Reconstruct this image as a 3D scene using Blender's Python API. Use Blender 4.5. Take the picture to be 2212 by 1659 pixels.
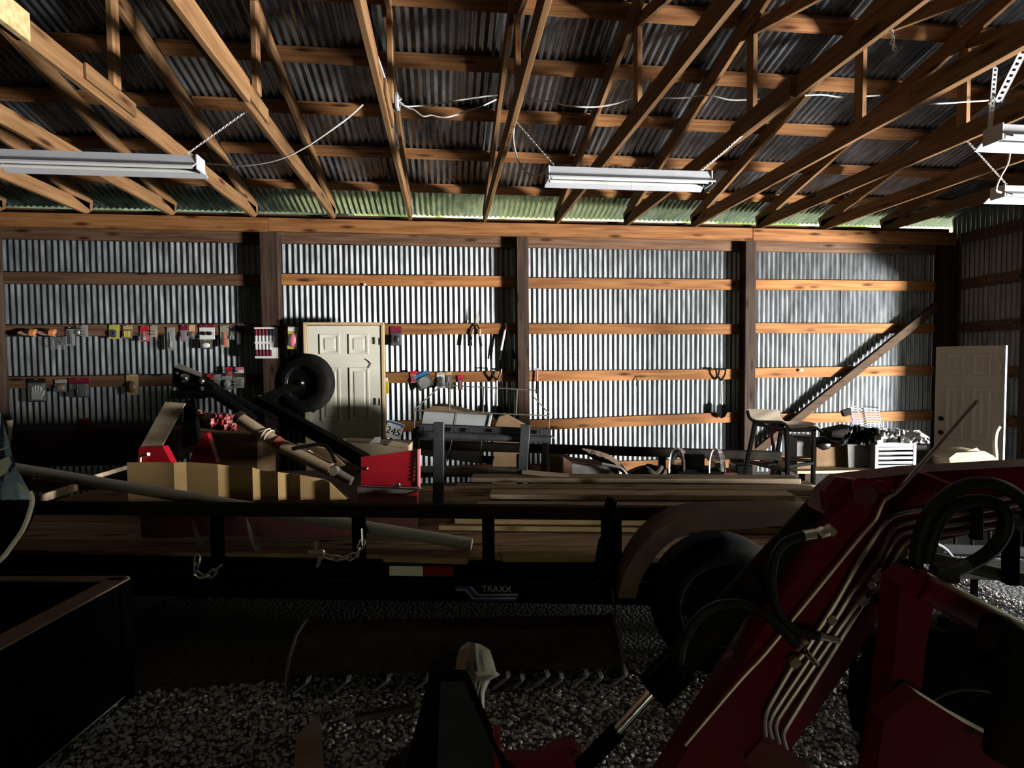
import bpy, math, random
from mathutils import Vector as V, Matrix
random.seed(11)
for o in list(bpy.data.objects): bpy.data.objects.remove(o)
SC = bpy.context.scene
COL = SC.collection
PI = math.pi

# ------------------------------------------------------------------ camera
F = 1193.5; YAW, PITCH, ROLL = .1205, .0398, -.0087; EYE = V((0, 0, 1.55))
FW = V((math.sin(YAW)*math.cos(PITCH), math.cos(YAW)*math.cos(PITCH), -math.sin(PITCH)))
_r = V((math.cos(YAW), -math.sin(YAW), 0)); _u = _r.cross(FW)
RT = _r*math.cos(ROLL) + _u*math.sin(ROLL); UP = -_r*math.sin(ROLL) + _u*math.cos(ROLL)
cd = bpy.data.cameras.new('camera'); cam = bpy.data.objects.new('camera', cd); COL.objects.link(cam)
cd.sensor_fit = 'HORIZONTAL'; cd.sensor_width = 36; cd.lens = F/2212*36; cd.clip_start = .02; cd.clip_end = 200
cam.matrix_world = Matrix(((RT.x, UP.x, -FW.x, EYE.x), (RT.y, UP.y, -FW.y, EYE.y), (RT.z, UP.z, -FW.z, EYE.z), (0, 0, 0, 1)))
SC.camera = cam

# ------------------------------------------------------------------ world: pale sky, tree line, ground
w = bpy.data.worlds.new('world'); SC.world = w; w.use_nodes = True
nt = w.node_tree; bg = nt.nodes['Background']
tc = nt.nodes.new('ShaderNodeTexCoord'); sp = nt.nodes.new('ShaderNodeSeparateXYZ')
mr = nt.nodes.new('ShaderNodeMapRange'); mr.inputs['From Min'].default_value = -1; mr.inputs['From Max'].default_value = 1
cr = nt.nodes.new('ShaderNodeValToRGB')
nt.links.new(tc.outputs['Generated'], sp.inputs[0]); nt.links.new(sp.outputs['Z'], mr.inputs['Value'])
nt.links.new(mr.outputs[0], cr.inputs[0]); nt.links.new(cr.outputs[0], bg.inputs['Color'])
e = cr.color_ramp.elements
e[0].position = 0; e[0].color = (.40, .38, .32, 1)
e[1].position = 1; e[1].color = (.45, .62, .9, 1)
for p, c in ((.492, (.50, .48, .38, 1)), (.502, (.42, .44, .26, 1)), (.60, (.36, .39, .22, 1)), (.66, (.62, .75, .92, 1))):
    q = e.new(p); q.color = c
bg.inputs['Strength'].default_value = 9.0
# the open doorway in the right-hand gable wall: daylight comes in here
DY0, DY1, DZ = .1, 5.85, 2.3
ld = bpy.data.lights.new('doorway_daylight', 'AREA'); ld.shape = 'RECTANGLE'; ld.size = DZ; ld.size_y = DY1-DY0
ld.cycles.is_portal = True
lo = bpy.data.objects.new('doorway_daylight', ld); COL.objects.link(lo)
lo.location = (7.17, (DY0+DY1)/2, DZ/2); lo.rotation_euler = (0, PI/2, 0)

# opening added behind the photographer to let in soft fill light
FX0, FX1, FZ = -1.55, -.3, 2.1
ld2 = bpy.data.lights.new('rear_fill_daylight', 'AREA'); ld2.shape = 'RECTANGLE'; ld2.size = FX1-FX0; ld2.size_y = FZ
ld2.cycles.is_portal = True
lo2 = bpy.data.objects.new('rear_fill_daylight', ld2); COL.objects.link(lo2)
lo2.location = ((FX0+FX1)/2, -5.25, FZ/2); lo2.rotation_euler = (PI/2, 0, 0)
# sunlight thrown back by the bright ground just outside that doorway
gd = bpy.data.lights.new('sunlit_ground_glow', 'AREA'); gd.shape = 'RECTANGLE'; gd.size = 1.4; gd.size_y = .7; gd.energy = 9800; gd.color = (1, .97, .92)
go = bpy.data.objects.new('sunlit_ground_glow', gd); COL.objects.link(go); go.location = (10.0, .3, .55)
go.rotation_euler = V((-1, .5, .18)).to_track_quat('-Z', 'Y').to_euler()

sd_l = bpy.data.lights.new('sun', 'SUN'); sd_l.energy = 9; sd_l.angle = .01; sd_l.color = (1, .95, .86)
so = bpy.data.objects.new('sun', sd_l); COL.objects.link(so); so.rotation_euler = V((.12, .66, -.75)).to_track_quat('-Z', 'Y').to_euler()

SC.view_settings.view_transform = 'Standard'; SC.view_settings.look = 'None'
SC.view_settings.gamma = 1; SC.view_settings.use_curve_mapping = False
SC.view_settings.exposure = 0.0

# ------------------------------------------------------------------ pixel helpers: photo pixel + a real distance -> point in the shed
def ray(x, y): return FW + RT*((x-1106)/F) - UP*((y-829.5)/F)
def P(x, y, D): return EYE + ray(x, y)*D
def PY(x, y, Y): d = ray(x, y); return EYE + d*(Y/d.y)
def PX(x, y, X): d = ray(x, y); return EYE + d*(X/d.x)
def PZ(x, y, Z): d = ray(x, y); return EYE + d*((Z-EYE.z)/d.z)
def PP(pts, D): return [P(x, y, D) for x, y in pts]

# ------------------------------------------------------------------ mesh builder
class B:
    def __init__(s): s.v = []; s.f = []
    def add(s, vs, fs):
        n = len(s.v); s.v += [V(p) for p in vs]; s.f += [tuple(n+i for i in f) for f in fs]; return s
    def hexa(s, a, b):   # two quads (lists of 4 points)
        return s.add(list(a)+list(b), [(3,2,1,0),(4,5,6,7),(0,1,5,4),(1,2,6,5),(2,3,7,6),(3,0,4,7)])
    def box(s, lo, hi):
        x0,y0,z0 = lo; x1,y1,z1 = hi
        return s.hexa([(x0,y0,z0),(x1,y0,z0),(x1,y1,z0),(x0,y1,z0)], [(x0,y0,z1),(x1,y0,z1),(x1,y1,z1),(x0,y1,z1)])
    def obox(s, c, ax, ay, az):   # centre and three half vectors
        c = V(c); g = [(-1,-1),(1,-1),(1,1),(-1,1)]
        return s.hexa([c+ax*i+ay*j-az for i,j in g], [c+ax*i+ay*j+az for i,j in g])
    def cbox(s, c, ax, ay, az, b=.004):  # chamfered box
        c = V(c); la, lb, lc = ax.length, ay.length, az.length
        b = min(b, la*.45, lb*.45, lc*.45); ia, ib, ic = ax*(1-b/la), ay*(1-b/lb), az*(1-b/lc)
        vs = []; idx = {}
        for i in (-1,1):
            for j in (-1,1):
                for k in (-1,1):
                    for m,(p,q,r) in enumerate(((ax,ib,ic),(ia,ay,ic),(ia,ib,az))):
                        idx[i,j,k,m] = len(vs); vs.append(c+p*i+q*j+r*k)
        fs = []
        for t in (-1,1):
            fs.append([idx[t,j,k,0] for j,k in ((-1,-1),(1,-1),(1,1),(-1,1))])
            fs.append([idx[i,t,k,1] for i,k in ((-1,-1),(1,-1),(1,1),(-1,1))])
            fs.append([idx[i,j,t,2] for i,j in ((-1,-1),(1,-1),(1,1),(-1,1))])
        for i in (-1,1):
            for j in (-1,1):
                fs.append([idx[i,j,-1,0],idx[i,j,1,0],idx[i,j,1,1],idx[i,j,-1,1]])
                fs.append([idx[i,-1,j,0],idx[i,1,j,0],idx[i,1,j,2],idx[i,-1,j,2]])
                fs.append([idx[-1,i,j,1],idx[1,i,j,1],idx[1,i,j,2],idx[-1,i,j,2]])
                for k in (-1,1): fs.append([idx[i,j,k,0],idx[i,j,k,1],idx[i,j,k,2]])
        return s.add(vs, fs)
    def bar(s, p0, p1, w, h, up=(0,0,1), b=.003):   # w across, h along up
        p0, p1 = V(p0), V(p1); d = p1-p0; u = V(up); sd = d.cross(u)
        if sd.length < 1e-6: sd = d.cross(V((1,0,0)))
        sd.normalize(); u = sd.cross(d).normalized()
        return s.cbox((p0+p1)/2, d/2, sd*w/2, u*h/2, b)
    def prism(s, pts, vec):   # polygon extruded along vec
        pts = [V(p) for p in pts]; vec = V(vec); n = len(pts)
        vs = pts+[p+vec for p in pts]
        return s.add(vs, [tuple(range(n))[::-1], tuple(range(n,2*n))]+[(i,(i+1)%n,n+(i+1)%n,n+i) for i in range(n)])
    def strip(s, A, Bp):  # open sheet between two polylines
        n = len(A); return s.add(list(A)+list(Bp), [(i,i+1,n+i+1,n+i) for i in range(n-1)])
    def tube(s, pts, r, n=8, cap=True, closed=False):
        pts = [V(p) for p in pts]; m = len(pts); rings = []; prev = None
        rr = r if isinstance(r, (list, tuple)) else [r]*m
        for i in range(m):
            if closed: t = pts[(i+1)%m]-pts[i-1]
            else: t = pts[min(i+1,m-1)]-pts[max(i-1,0)]
            if t.length < 1e-9: t = V((0,0,1))
            t.normalize()
            if prev is None:
                a = V((0,0,1)) if abs(t.z) < .9 else V((1,0,0)); x = (a-t*a.dot(t)).normalized()
            else: x = (prev-t*prev.dot(t)).normalized()
            prev = x; y = t.cross(x)
            rings.append([pts[i]+(x*math.cos(2*PI*k/n)+y*math.sin(2*PI*k/n))*rr[i] for k in range(n)])
        vs = [p for g in rings for p in g]; fs = []
        for i in range(m if closed else m-1):
            j = (i+1)%m
            for k in range(n): fs.append((i*n+k, i*n+(k+1)%n, j*n+(k+1)%n, j*n+k))
        if cap and not closed: fs += [tuple(range(n))[::-1], tuple((m-1)*n+k for k in range(n))]
        return s.add(vs, fs)
    def lathe(s, prof, c, ax, n=24, closed=False):   # prof: (radius, height along ax)
        c = V(c); ax = V(ax).normalized(); a = V((0,0,1)) if abs(ax.z) < .9 else V((1,0,0))
        x = (a-ax*a.dot(ax)).normalized(); y = ax.cross(x); m = len(prof)
        vs = [c+ax*h+(x*math.cos(2*PI*k/n)+y*math.sin(2*PI*k/n))*r for r,h in prof for k in range(n)]
        fs = []
        for i in range(m if closed else m-1):
            j = (i+1)%m
            for k in range(n): fs.append((i*n+k, i*n+(k+1)%n, j*n+(k+1)%n, j*n+k))
        if not closed:
            if prof[0][0] > 1e-6: fs.append(tuple(range(n))[::-1])
            if prof[-1][0] > 1e-6: fs.append(tuple((m-1)*n+k for k in range(n)))
        return s.add(vs, fs)
    def cyl(s, c, ax, r, h, n=16): return s.lathe([(r,-h/2),(r,h/2)], c, ax, n)
    def ball(s, c, r, n=10, sx=1, sy=1, sz=1):
        c = V(c); vs = []; fs = []
        for i in range(1, n//2):
            t = PI*i/(n//2)
            for k in range(n): vs.append(c+V((sx*math.sin(t)*math.cos(2*PI*k/n), sy*math.sin(t)*math.sin(2*PI*k/n), sz*math.cos(t)))*r)
        m = n//2-1; top = len(vs); vs += [c+V((0,0,sz*r)), c-V((0,0,sz*r))]
        for i in range(m-1):
            for k in range(n): fs.append((i*n+k, i*n+(k+1)%n, (i+1)*n+(k+1)%n, (i+1)*n+k))
        for k in range(n): fs += [(top, (k+1)%n, k), (top+1, (m-1)*n+k, (m-1)*n+(k+1)%n)]
        return s.add(vs, fs)
    def link(s, c, d, nrm, L, W, r):  # one chain link
        d = d.normalized(); nrm = nrm.normalized(); pts = []
        for k in range(10):
            a = 2*PI*k/10; ca, sa = math.cos(a), math.sin(a)
            pts.append(V(c)+d*((L/2-W/2)*(1 if ca > 0 else -1)+ca*W/2)+nrm*sa*W/2)
        return s.tube(pts, r, 5, closed=True)
    def chain(s, pts, L, W, r):
        pts = [V(p) for p in pts]; acc = 0; k = 0
        for a, b in zip(pts[:-1], pts[1:]):
            seg = (b-a).length; t = acc
            while t < seg:
                d = (b-a).normalized(); n = d.cross(V((.3,1,.2))).normalized()
                if k % 2: n = d.cross(n).normalized()
                s.link(a+d*t, d, n, L, W, r); t += L*.78; k += 1
            acc = t-seg
        return s

def smooth_pts(pts, n=6):   # Catmull-Rom
    pts = [V(p) for p in pts]; out = []
    q = [pts[0]*2-pts[1]]+pts+[pts[-1]*2-pts[-2]]
    for i in range(1, len(q)-2):
        a, b, c, d = q[i-1:i+3]
        for k in range(n):
            t = k/n; out.append(.5*((2*b)+(c-a)*t+(2*a-5*b+4*c-d)*t*t+(3*b-a-3*c+d)*t**3))
    return out+[pts[-1]]

def link_tags(o, label=None, cat=None, group=None, kind=None):
    if label: o['label'] = label
    if cat: o['category'] = cat
    if group: o['group'] = group
    if kind: o['kind'] = kind
    return o
def obj(name, b, m, parent=None, label=None, cat=None, group=None, kind=None, sharp=38):
    off = parent['_loc'] if parent is not None and '_loc' in parent else (0,0,0)
    off = V(off)
    me = bpy.data.meshes.new(name); me.from_pydata([tuple(p-off) for p in b.v], [], b.f)
    me.validate(); me.shade_smooth()
    try: me.set_sharp_from_angle(angle=math.radians(sharp))
    except Exception: pass
    me.materials.append(MAT[m] if isinstance(m, str) else m)
    o = bpy.data.objects.new(name, me); COL.objects.link(o)
    o['_loc'] = tuple(off)
    if parent is not None: o.parent = parent
    else:
        # put the origin at the base of the thing
        if b.v:
            c = sum(b.v, V())/len(b.v); c.z = min(p.z for p in b.v)
            me.transform(Matrix.Translation(-c)); o.location = c; o['_loc'] = tuple(c)
    return link_tags(o, label, cat, group, kind)
def thing(name, label, cat, loc, group=None, kind=None):
    o = bpy.data.objects.new(name, None); COL.objects.link(o); o.location = loc; o['_loc'] = tuple(loc); o.empty_display_size = .1
    return link_tags(o, label, cat, group, kind)
def copy_tree(o, dloc, parent=None):
    c = o.copy(); COL.objects.link(c); c.parent = parent
    if parent is None: c.location = o.location+V(dloc)
    for ch in list(o.children): copy_tree(ch, dloc, c)
    return c

# ------------------------------------------------------------------ materials
MAT = {}
KA = .30     # darkens every base colour so bounced light stays weak and shade deep
def M(name, c1, c2=None, rough=.6, metal=0., scale=(8,8,8), bump=0., detail=4, spec=.5, r2=None, contrast=(.35,.65), alpha=1., trans=0., bscale=None, coat=0.):
    m = bpy.data.materials.new(name); m.use_nodes = True; t = m.node_tree; n = t.nodes; p = n['Principled BSDF']
    p.inputs['Roughness'].default_value = rough; p.inputs['Metallic'].default_value = metal
    p.inputs['Specular IOR Level'].default_value = spec*(.3 if metal < .5 else 1); p.inputs['Alpha'].default_value = alpha
    p.inputs['Transmission Weight'].default_value = trans; p.inputs['Coat Weight'].default_value = coat
    c2 = c2 or tuple(x*.8 for x in c1)
    c1 = tuple(x*KA for x in c1); c2 = tuple(x*KA for x in c2)
    co = n.new('ShaderNodeTexCoord'); mp = n.new('ShaderNodeMapping'); mp.inputs['Scale'].default_value = scale
    oi = n.new('ShaderNodeObjectInfo'); ad = n.new('ShaderNodeVectorMath'); ad.operation = 'ADD'
    sc = n.new('ShaderNodeVectorMath'); sc.operation = 'SCALE'; sc.inputs[0].default_value = (17, 31, 23)
    t.links.new(oi.outputs['Random'], sc.inputs['Scale'])
    t.links.new(co.outputs['Object'], mp.inputs[0]); t.links.new(mp.outputs[0], ad.inputs[0]); t.links.new(sc.outputs[0], ad.inputs[1])
    no = n.new('ShaderNodeTexNoise'); no.inputs['Scale'].default_value = 1; no.inputs['Detail'].default_value = detail
    t.links.new(ad.outputs[0], no.inputs['Vector'])
    rp = n.new('ShaderNodeValToRGB'); rp.color_ramp.elements[0].position, rp.color_ramp.elements[1].position = contrast
    rp.color_ramp.elements[0].color = (*c1, 1); rp.color_ramp.elements[1].color = (*c2, 1)
    t.links.new(no.outputs['Fac'], rp.inputs[0]); t.links.new(rp.outputs[0], p.inputs['Base Color'])
    if r2 is not None:
        mr = n.new('ShaderNodeMapRange'); mr.inputs['From Min'].default_value = .35; mr.inputs['From Max'].default_value = .65
        mr.inputs['To Min'].default_value = rough; mr.inputs['To Max'].default_value = r2
        t.links.new(no.outputs['Fac'], mr.inputs['Value']); t.links.new(mr.outputs[0], p.inputs['Roughness'])
    if bump:
        nb = no
        if bscale:
            nb = n.new('ShaderNodeTexNoise'); nb.inputs['Scale'].default_value = bscale; nb.inputs['Detail'].default_value = 3
            t.links.new(co.outputs['Object'], nb.inputs['Vector'])
        bp = n.new('ShaderNodeBump'); bp.inputs['Strength'].default_value = bump; bp.inputs['Distance'].default_value = .004
        t.links.new(nb.outputs['Fac'], bp.inputs['Height']); t.links.new(bp.outputs[0], p.inputs['Normal'])
    MAT[name] = m; return m
def wood(name, c1, c2, axis, rough=.75, k=1.):
    # long grain plus darker knots
    s = {'x': (1.6,26,26), 'y': (26,1.6,26), 'z': (26,26,1.6)}[axis]
    m = M(name, c1, c2, rough, 0, tuple(q*k for q in s), .35, 6, .25, contrast=(.38,.62))
    t = m.node_tree; n = t.nodes; p = n['Principled BSDF']; co = [x for x in n if x.type == 'TEX_COORD'][0]
    mp = n.new('ShaderNodeMapping'); mp.inputs['Scale'].default_value = {'x': (2.2,9,9), 'y': (9,2.2,9), 'z': (9,9,2.2)}[axis]
    vo = n.new('ShaderNodeTexVoronoi'); vo.inputs['Scale'].default_value = 1
    ad = [x for x in n if x.type == 'VECT_MATH' and x.operation == 'ADD'][0]
    t.links.new(ad.outputs[0], mp.inputs[0])
    mp.inputs['Scale'].default_value = tuple(a/b for a, b in zip({'x': (2.2,9,9), 'y': (9,2.2,9), 'z': (9,9,2.2)}[axis], s))
    t.links.new(mp.outputs[0], vo.inputs['Vector'])
    rp = n.new('ShaderNodeValToRGB'); rp.color_ramp.elements[0].position = .09; rp.color_ramp.elements[1].position = .26
    rp.color_ramp.elements[0].color = (.22,.15,.11,1); rp.color_ramp.elements[1].color = (1,1,1,1)
    t.links.new(vo.outputs['Distance'], rp.inputs[0])
    mx = n.new('ShaderNodeMix'); mx.data_type = 'RGBA'; mx.blend_type = 'MULTIPLY'; mx.inputs[0].default_value = 1
    src = p.inputs['Base Color'].links[0].from_socket
    oi = [x for x in n if x.type == 'OBJECT_INFO'][0]; mr = n.new('ShaderNodeMapRange'); mr.inputs['To Min'].default_value = .72; mr.inputs['To Max'].default_value = 1.15
    t.links.new(oi.outputs['Random'], mr.inputs['Value']); vm = n.new('ShaderNodeVectorMath'); vm.operation = 'SCALE'
    t.links.new(src, vm.inputs[0]); t.links.new(mr.outputs[0], vm.inputs['Scale']); src = vm.outputs[0]
    t.links.new(src, mx.inputs[6]); t.links.new(rp.outputs[0], mx.inputs[7]); t.links.new(mx.outputs[2], p.inputs['Base Color'])
    return m
wood('truss_wood', (.35,.195,.09), (.235,.12,.05), 'y')
wood('truss_wood_upright', (.44,.25,.115), (.31,.15,.065), 'z')
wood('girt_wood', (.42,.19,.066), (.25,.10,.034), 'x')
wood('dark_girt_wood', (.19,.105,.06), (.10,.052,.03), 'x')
wood('purlin_wood', (.42,.20,.078), (.26,.11,.042), 'x')
wood('post_wood', (.085,.052,.036), (.038,.022,.016), 'z', .8)
wood('brace_wood', (.075,.043,.022), (.045,.026,.014), 'x')
wood('lumber', (1.05,.84,.6), (.75,.58,.4), 'x', .8)
wood('pale_lumber', (.85,.63,.33), (.63,.44,.21), 'x', .8)
wood('deck_wood', (.9,.62,.39), (.58,.38,.24), 'x', .85)
wood('bare_wood_z', (.62,.5,.36), (.45,.34,.23), 'z', .8)
M('dark_leaves', (.12,.15,.06), (.05,.07,.03), .8, 0, (6,6,6), .5)
M('grass', (3.0,2.8,1.5), (1.9,1.9,.85), .9, 0, (6,6,6), .2)
M('hedge_green', (3.2,3.1,1.5), (.25,.35,.08), .8, 0, (.45,.6,.9), .5, contrast=(.44,.53))
M('galvanised', (.355,.39,.42), (.22,.247,.267), .46, .8, (14,14,3.0), .10, 5, r2=.34)
M('galvanised_roof', (.60,.64,.69), (.34,.37,.41), .30, .9, (14,3,14), .10, 5, r2=.2)
M('low_bounce_sheet', (.06,.055,.05), (.035,.03,.028), .8, .1, (9,9,3), .1)  # colour kept dark so the unseen walls bounce little light
M('white_enamel', (.66,.68,.74), (.60,.62,.67), .35, 0, (6,6,6))
M('tube_glass', (.9,.9,.88), (.86,.86,.84), .2, 0)
M('white_cable', (.82,.82,.78), (.7,.7,.66), .5)
M('zinc', (2.0,2.0,1.95), (1.6,1.6,1.55), .3, .85, (30,30,30), r2=.4)
M('chrome', (2.4,2.4,2.3), (2.0,2.0,1.9), .12, 1, (40,40,40), r2=.25)
M('black_steel', (.003,.003,.0032), (.006,.0055,.005), .5, .0, (9,9,9), .1, r2=.45, spec=.03)
M('dusty_black', (.02,.017,.014), (.045,.036,.028), .7, 0, (5,5,5), .1, spec=.08)
M('grey_steel', (.065,.07,.076), (.042,.046,.05), .55, .1, (9,9,9), .1)
M('dusty_steel', (.22,.19,.15), (.12,.105,.09), .65, .1, (7,7,7), .1)
M('rubber', (.004,.004,.004), (.009,.0085,.0075), .75, 0, (14,14,14), .15, spec=.2)
M('hose_rubber', (.010,.0095,.009), (.022,.02,.017), .6, 0, (14,14,14), .1)
M('rim_black', (.016,.016,.016), (.03,.028,.026), .4, .0, (9,9,9))
M('rim_white', (.62,.64,.62), (.4,.4,.37), .5, 0, (9,9,9))
M('tractor_red', (.31,.0045,.012), (.25,.0045,.011), .38, 0, (6,6,6), .05, r2=.5, coat=.05)
M('dusty_red', (.30,.035,.027), (.2,.065,.045), .6, 0, (9,9,9), .1)
M('bright_red', (.52,.009,.024), (.43,.009,.022), .4, 0, (8,8,8))
M('pink_edge', (1.5,.42,.42), (1.3,.3,.3), .5)
M('rust', (.07,.036,.025), (.03,.018,.014), .85, 0, (14,14,14), .4)
M('fender_dust', (.27,.175,.105), (.17,.105,.062), .8, 0, (6,6,6), .12)
M('cardboard', (.72,.48,.22), (.6,.39,.17), .9, 0, (3,3,12), .1, spec=.2)
M('dull_cardboard', (.34,.22,.125), (.25,.155,.085), .9, 0, (5,5,5), .1, spec=.2)
M('pale_cardboard', (.62,.5,.33), (.5,.4,.26), .9, 0, (5,5,5), .1, spec=.2)
M('pale_grey_panel', (.52,.56,.57), (.45,.48,.49), .6, 0, (4,4,4))
M('concrete', (.44,.46,.42), (.30,.31,.28), .9, 0, (14,14,14), .3)
M('rusty_top', (.30,.17,.1), (.2,.11,.07), .9, 0, (12,12,12), .3)
M('door_paint', (.80,.78,.66), (.75,.73,.61), .45, 0, (4,4,4))
M('door_paint_shade', (1.05,.98,.86), (.98,.92,.8), .5, 0, (4,4,4))
M('door_edge_white', (.78,.8,.86), (.7,.72,.78), .5)
M('jamb_wood', (.72,.52,.30), (.6,.42,.22), .7, 0, (20,20,2))
M('hole_black', (.008,.007,.006), (.012,.01,.009), .9)
M('hinge_black', (.02,.018,.015), (.03,.025,.02), .5, .4)
M('clear_plastic', (.6,.62,.62), (.5,.52,.52), .12, 0, (20,20,20), alpha=.10, spec=1.5)
M('bag_plastic', (1.6,1.52,1.3), (1.2,1.15,.95), .45, 0, (9,9,9), .3)
M('black_plastic', (.004,.004,.0043), (.007,.007,.007), .3, 0, (9,9,9), spec=.4)
M('shiny_sheet', (2.3,2.3,2.25), (1.0,1.0,1.0), .22, .75, (10,10,10), .6, r2=.3, bscale=26)
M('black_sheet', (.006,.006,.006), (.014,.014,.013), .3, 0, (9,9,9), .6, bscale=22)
M('white_plastic', (.62,.65,.70), (.57,.6,.64), .35)
M('grey_plastic', (.26,.25,.24), (.2,.19,.18), .5)
M('cart_grey', (.46,.5,.53), (.40,.43,.46), .45, 0, (4,4,4))
M('pipe_grey', (.62,.58,.5), (.48,.45,.38), .5, 0, (3,3,3), .05)
M('olive_steel', (.16,.16,.12), (.10,.1,.075), .45, .3, (6,6,6))
M('brass', (1.5,1.35,1.0), (1.2,1.05,.8), .35, .8, (30,30,30))
M('steel_line', (.80,.66,.55), (.6,.48,.4), .35, .6, (20,20,20))
M('denim_tarp', (.75,.95,1.2), (.45,.6,.8), .85, 0, (9,9,9), .4)
M('tarp_patch', (1.4,1.4,1.15), (1.,1.,.85), .85, 0, (12,12,12), .3)
M('cord_white', (1.8,1.7,1.45), (1.4,1.3,1.1), .8)
M('brown_edge', (.5,.37,.28), (.36,.26,.2), .75, 0, (6,6,6))
M('twine', (.7,.62,.5), (.6,.52,.4), .8)
M('shaft_tan', (.38,.28,.18), (.29,.2,.13), .7, 0, (4,4,4))
M('strap_tan', (.55,.43,.31), (.42,.32,.23), .7, 0, (6,6,6), .1)
M('chest_wood', (.05,.02,.014), (.028,.012,.009), .8, 0, (3,20,20), .2)
M('deck_maroon', (.13,.028,.024), (.08,.026,.02), .7, 0, (6,6,6), .15)
M('seat_tan', (.42,.36,.28), (.36,.3,.23), .55, 0, (4,4,4))
M('rope_brown', (.07,.045,.03), (.035,.024,.018), .9, 0, (30,30,30), .4)
M('trowel_bag', (.2,.14,.095), (.13,.09,.065), .5, 0, (14,14,14), .4)
M('bag_red', (.62,.05,.07), (.72,.38,.33), .5, 0, (16,16,16), .5, contrast=(.42,.58))
for nm, c in dict(maroon=(.20,.012,.035), red=(.55,.02,.03), orange=(.78,.28,.10), peach=(.80,.45,.28), navy=(.012,.02,.055), yellow=(.72,.55,.03), lime=(.46,.50,.10),
                  tan=(.50,.36,.17), white=(.86,.86,.84), pink=(.75,.18,.22), blue=(.03,.17,.45), darkblue=(.012,.02,.11), grey=(.32,.32,.31), silver=(.60,.60,.60),
                  black=(.012,.012,.012), olive=(.14,.14,.06), brown=(.16,.09,.05), purple=(.26,.18,.24), logo_blue=(.2,.25,.8), logo_line=(2.,2.,2.2), logo_grey=(.11,.11,.14), tape_white=(1.9,1.8,1.5)).items():
    M('c_'+nm, c, tuple(x*.88 for x in c), .45, .75 if nm == 'silver' else 0)

def gravel_mat(name, cols, sc):
    m = bpy.data.materials.new(name); m.use_nodes = True; t = m.node_tree; n = t.nodes; p = n['Principled BSDF']
    p.inputs['Roughness'].default_value = .75
    co = n.new('ShaderNodeTexCoord'); vo = n.new('ShaderNodeTexVoronoi'); vo.inputs['Scale'].default_value = sc
    t.links.new(co.outputs['Object'], vo.inputs['Vector'])
    se = n.new('ShaderNodeSeparateColor'); t.links.new(vo.outputs['Color'], se.inputs[0])
    rp = n.new('ShaderNodeValToRGB'); rp.color_ramp.interpolation = 'LINEAR'
    for i, c in enumerate(cols):
        q = rp.color_ramp.elements[i] if i < 2 else rp.color_ramp.elements.new(i/(len(cols)-1))
        q.position = i/(len(cols)-1); q.color = (*(x*KA for x in c), 1)
    t.links.new(se.outputs[0], rp.inputs[0]); t.links.new(rp.outputs[0], p.inputs['Base Color'])
    bp = n.new('ShaderNodeBump'); bp.inputs['Strength'].default_value = .9; bp.inputs['Distance'].default_value = .012; bp.invert = True
    t.links.new(vo.outputs['Distance'], bp.inputs['Height']); t.links.new(bp.outputs[0], p.inputs['Normal'])
    MAT[name] = m
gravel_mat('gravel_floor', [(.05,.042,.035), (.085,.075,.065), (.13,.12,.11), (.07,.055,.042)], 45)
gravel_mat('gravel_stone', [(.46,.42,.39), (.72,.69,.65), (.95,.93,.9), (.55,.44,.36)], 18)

# ================================================================== STRUCTURE
XL, XR, YB, YF = -6.7, 7.14, 7.125, -5.2      # inside faces of the cladding
RZ, RS, RY = 3.50, .25, .97                   # roof: underside of sheets at Y=7.07, slope, ridge
def roof_z(Y): return RZ+RS*(7.07-Y) if Y >= RY else RZ+RS*(7.07-(2*RY-Y))
PITCHC, AMP = .0677, .0085
def corr(b, n, start, horiz, z0, z1, flip=1, sub=6, phase=0.):
    # n corrugations; start: point at the low corner, horiz: unit vector along the sheet; z0,z1: functions of distance -> lower, upper point; flip: normal side
    nrm = V(horiz).cross(V((0,0,1)))*flip; A, C = [], []
    for i in range(n*sub+1):
        t = i/sub*PITCHC; off = nrm*(AMP*math.cos(2*PI*i/sub+phase)); p = V(start)+V(horiz)*t
        A.append(p+off+V((0,0,z0(t)))); C.append(p+off+V((0,0,z1(t))))
    return b.strip(A, C)

# floor
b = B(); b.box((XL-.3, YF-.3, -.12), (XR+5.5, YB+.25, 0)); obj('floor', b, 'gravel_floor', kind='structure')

# back wall ----------------------------------------------------------
wb = thing('wall_back', 'corrugated galvanised wall with wooden girts and posts', None, (0, YB, 0), kind='structure')
SW = PITCHC*10; n = 0; x = XL
proto = None
while x < XR-.05:
    if proto is None:
        b = B(); corr(b, 11, (x, YB+.009, 0), (1,0,0), lambda t: 0, lambda t: 3.29)
        proto = s = obj('corrugated_sheet', b, 'galvanised', wb)
    else:
        s = proto.copy(); COL.objects.link(s); s.parent = wb
        s.location = (n*SW, .0025*(n % 2)+random.uniform(-.001,.001), random.uniform(-.012,.0)); s.rotation_euler.z = random.uniform(-.0006,.0006)
    x += SW; n += 1
posts = [-5.1096, -2.0616, .9864, 4.0344]
for i, px_ in enumerate(posts):
    wd = .21 if i == 1 else .155
    b = B(); b.cbox((px_, 6.995, 1.56), V((wd/2,0,0)), V((0,.072,0)), V((0,0,1.56)), .008); obj('post', b, 'post_wood', wb)
b = B(); b.cbox((6.99, 6.99, 1.6), V((.1,0,0)), V((0,.09,0)), V((0,0,1.6)), .008); obj('post', b, 'post_wood', wb)
bays = [XL]+posts+[7.1]
GZ = [2.571, 1.971, 1.369, .745, .15]
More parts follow.
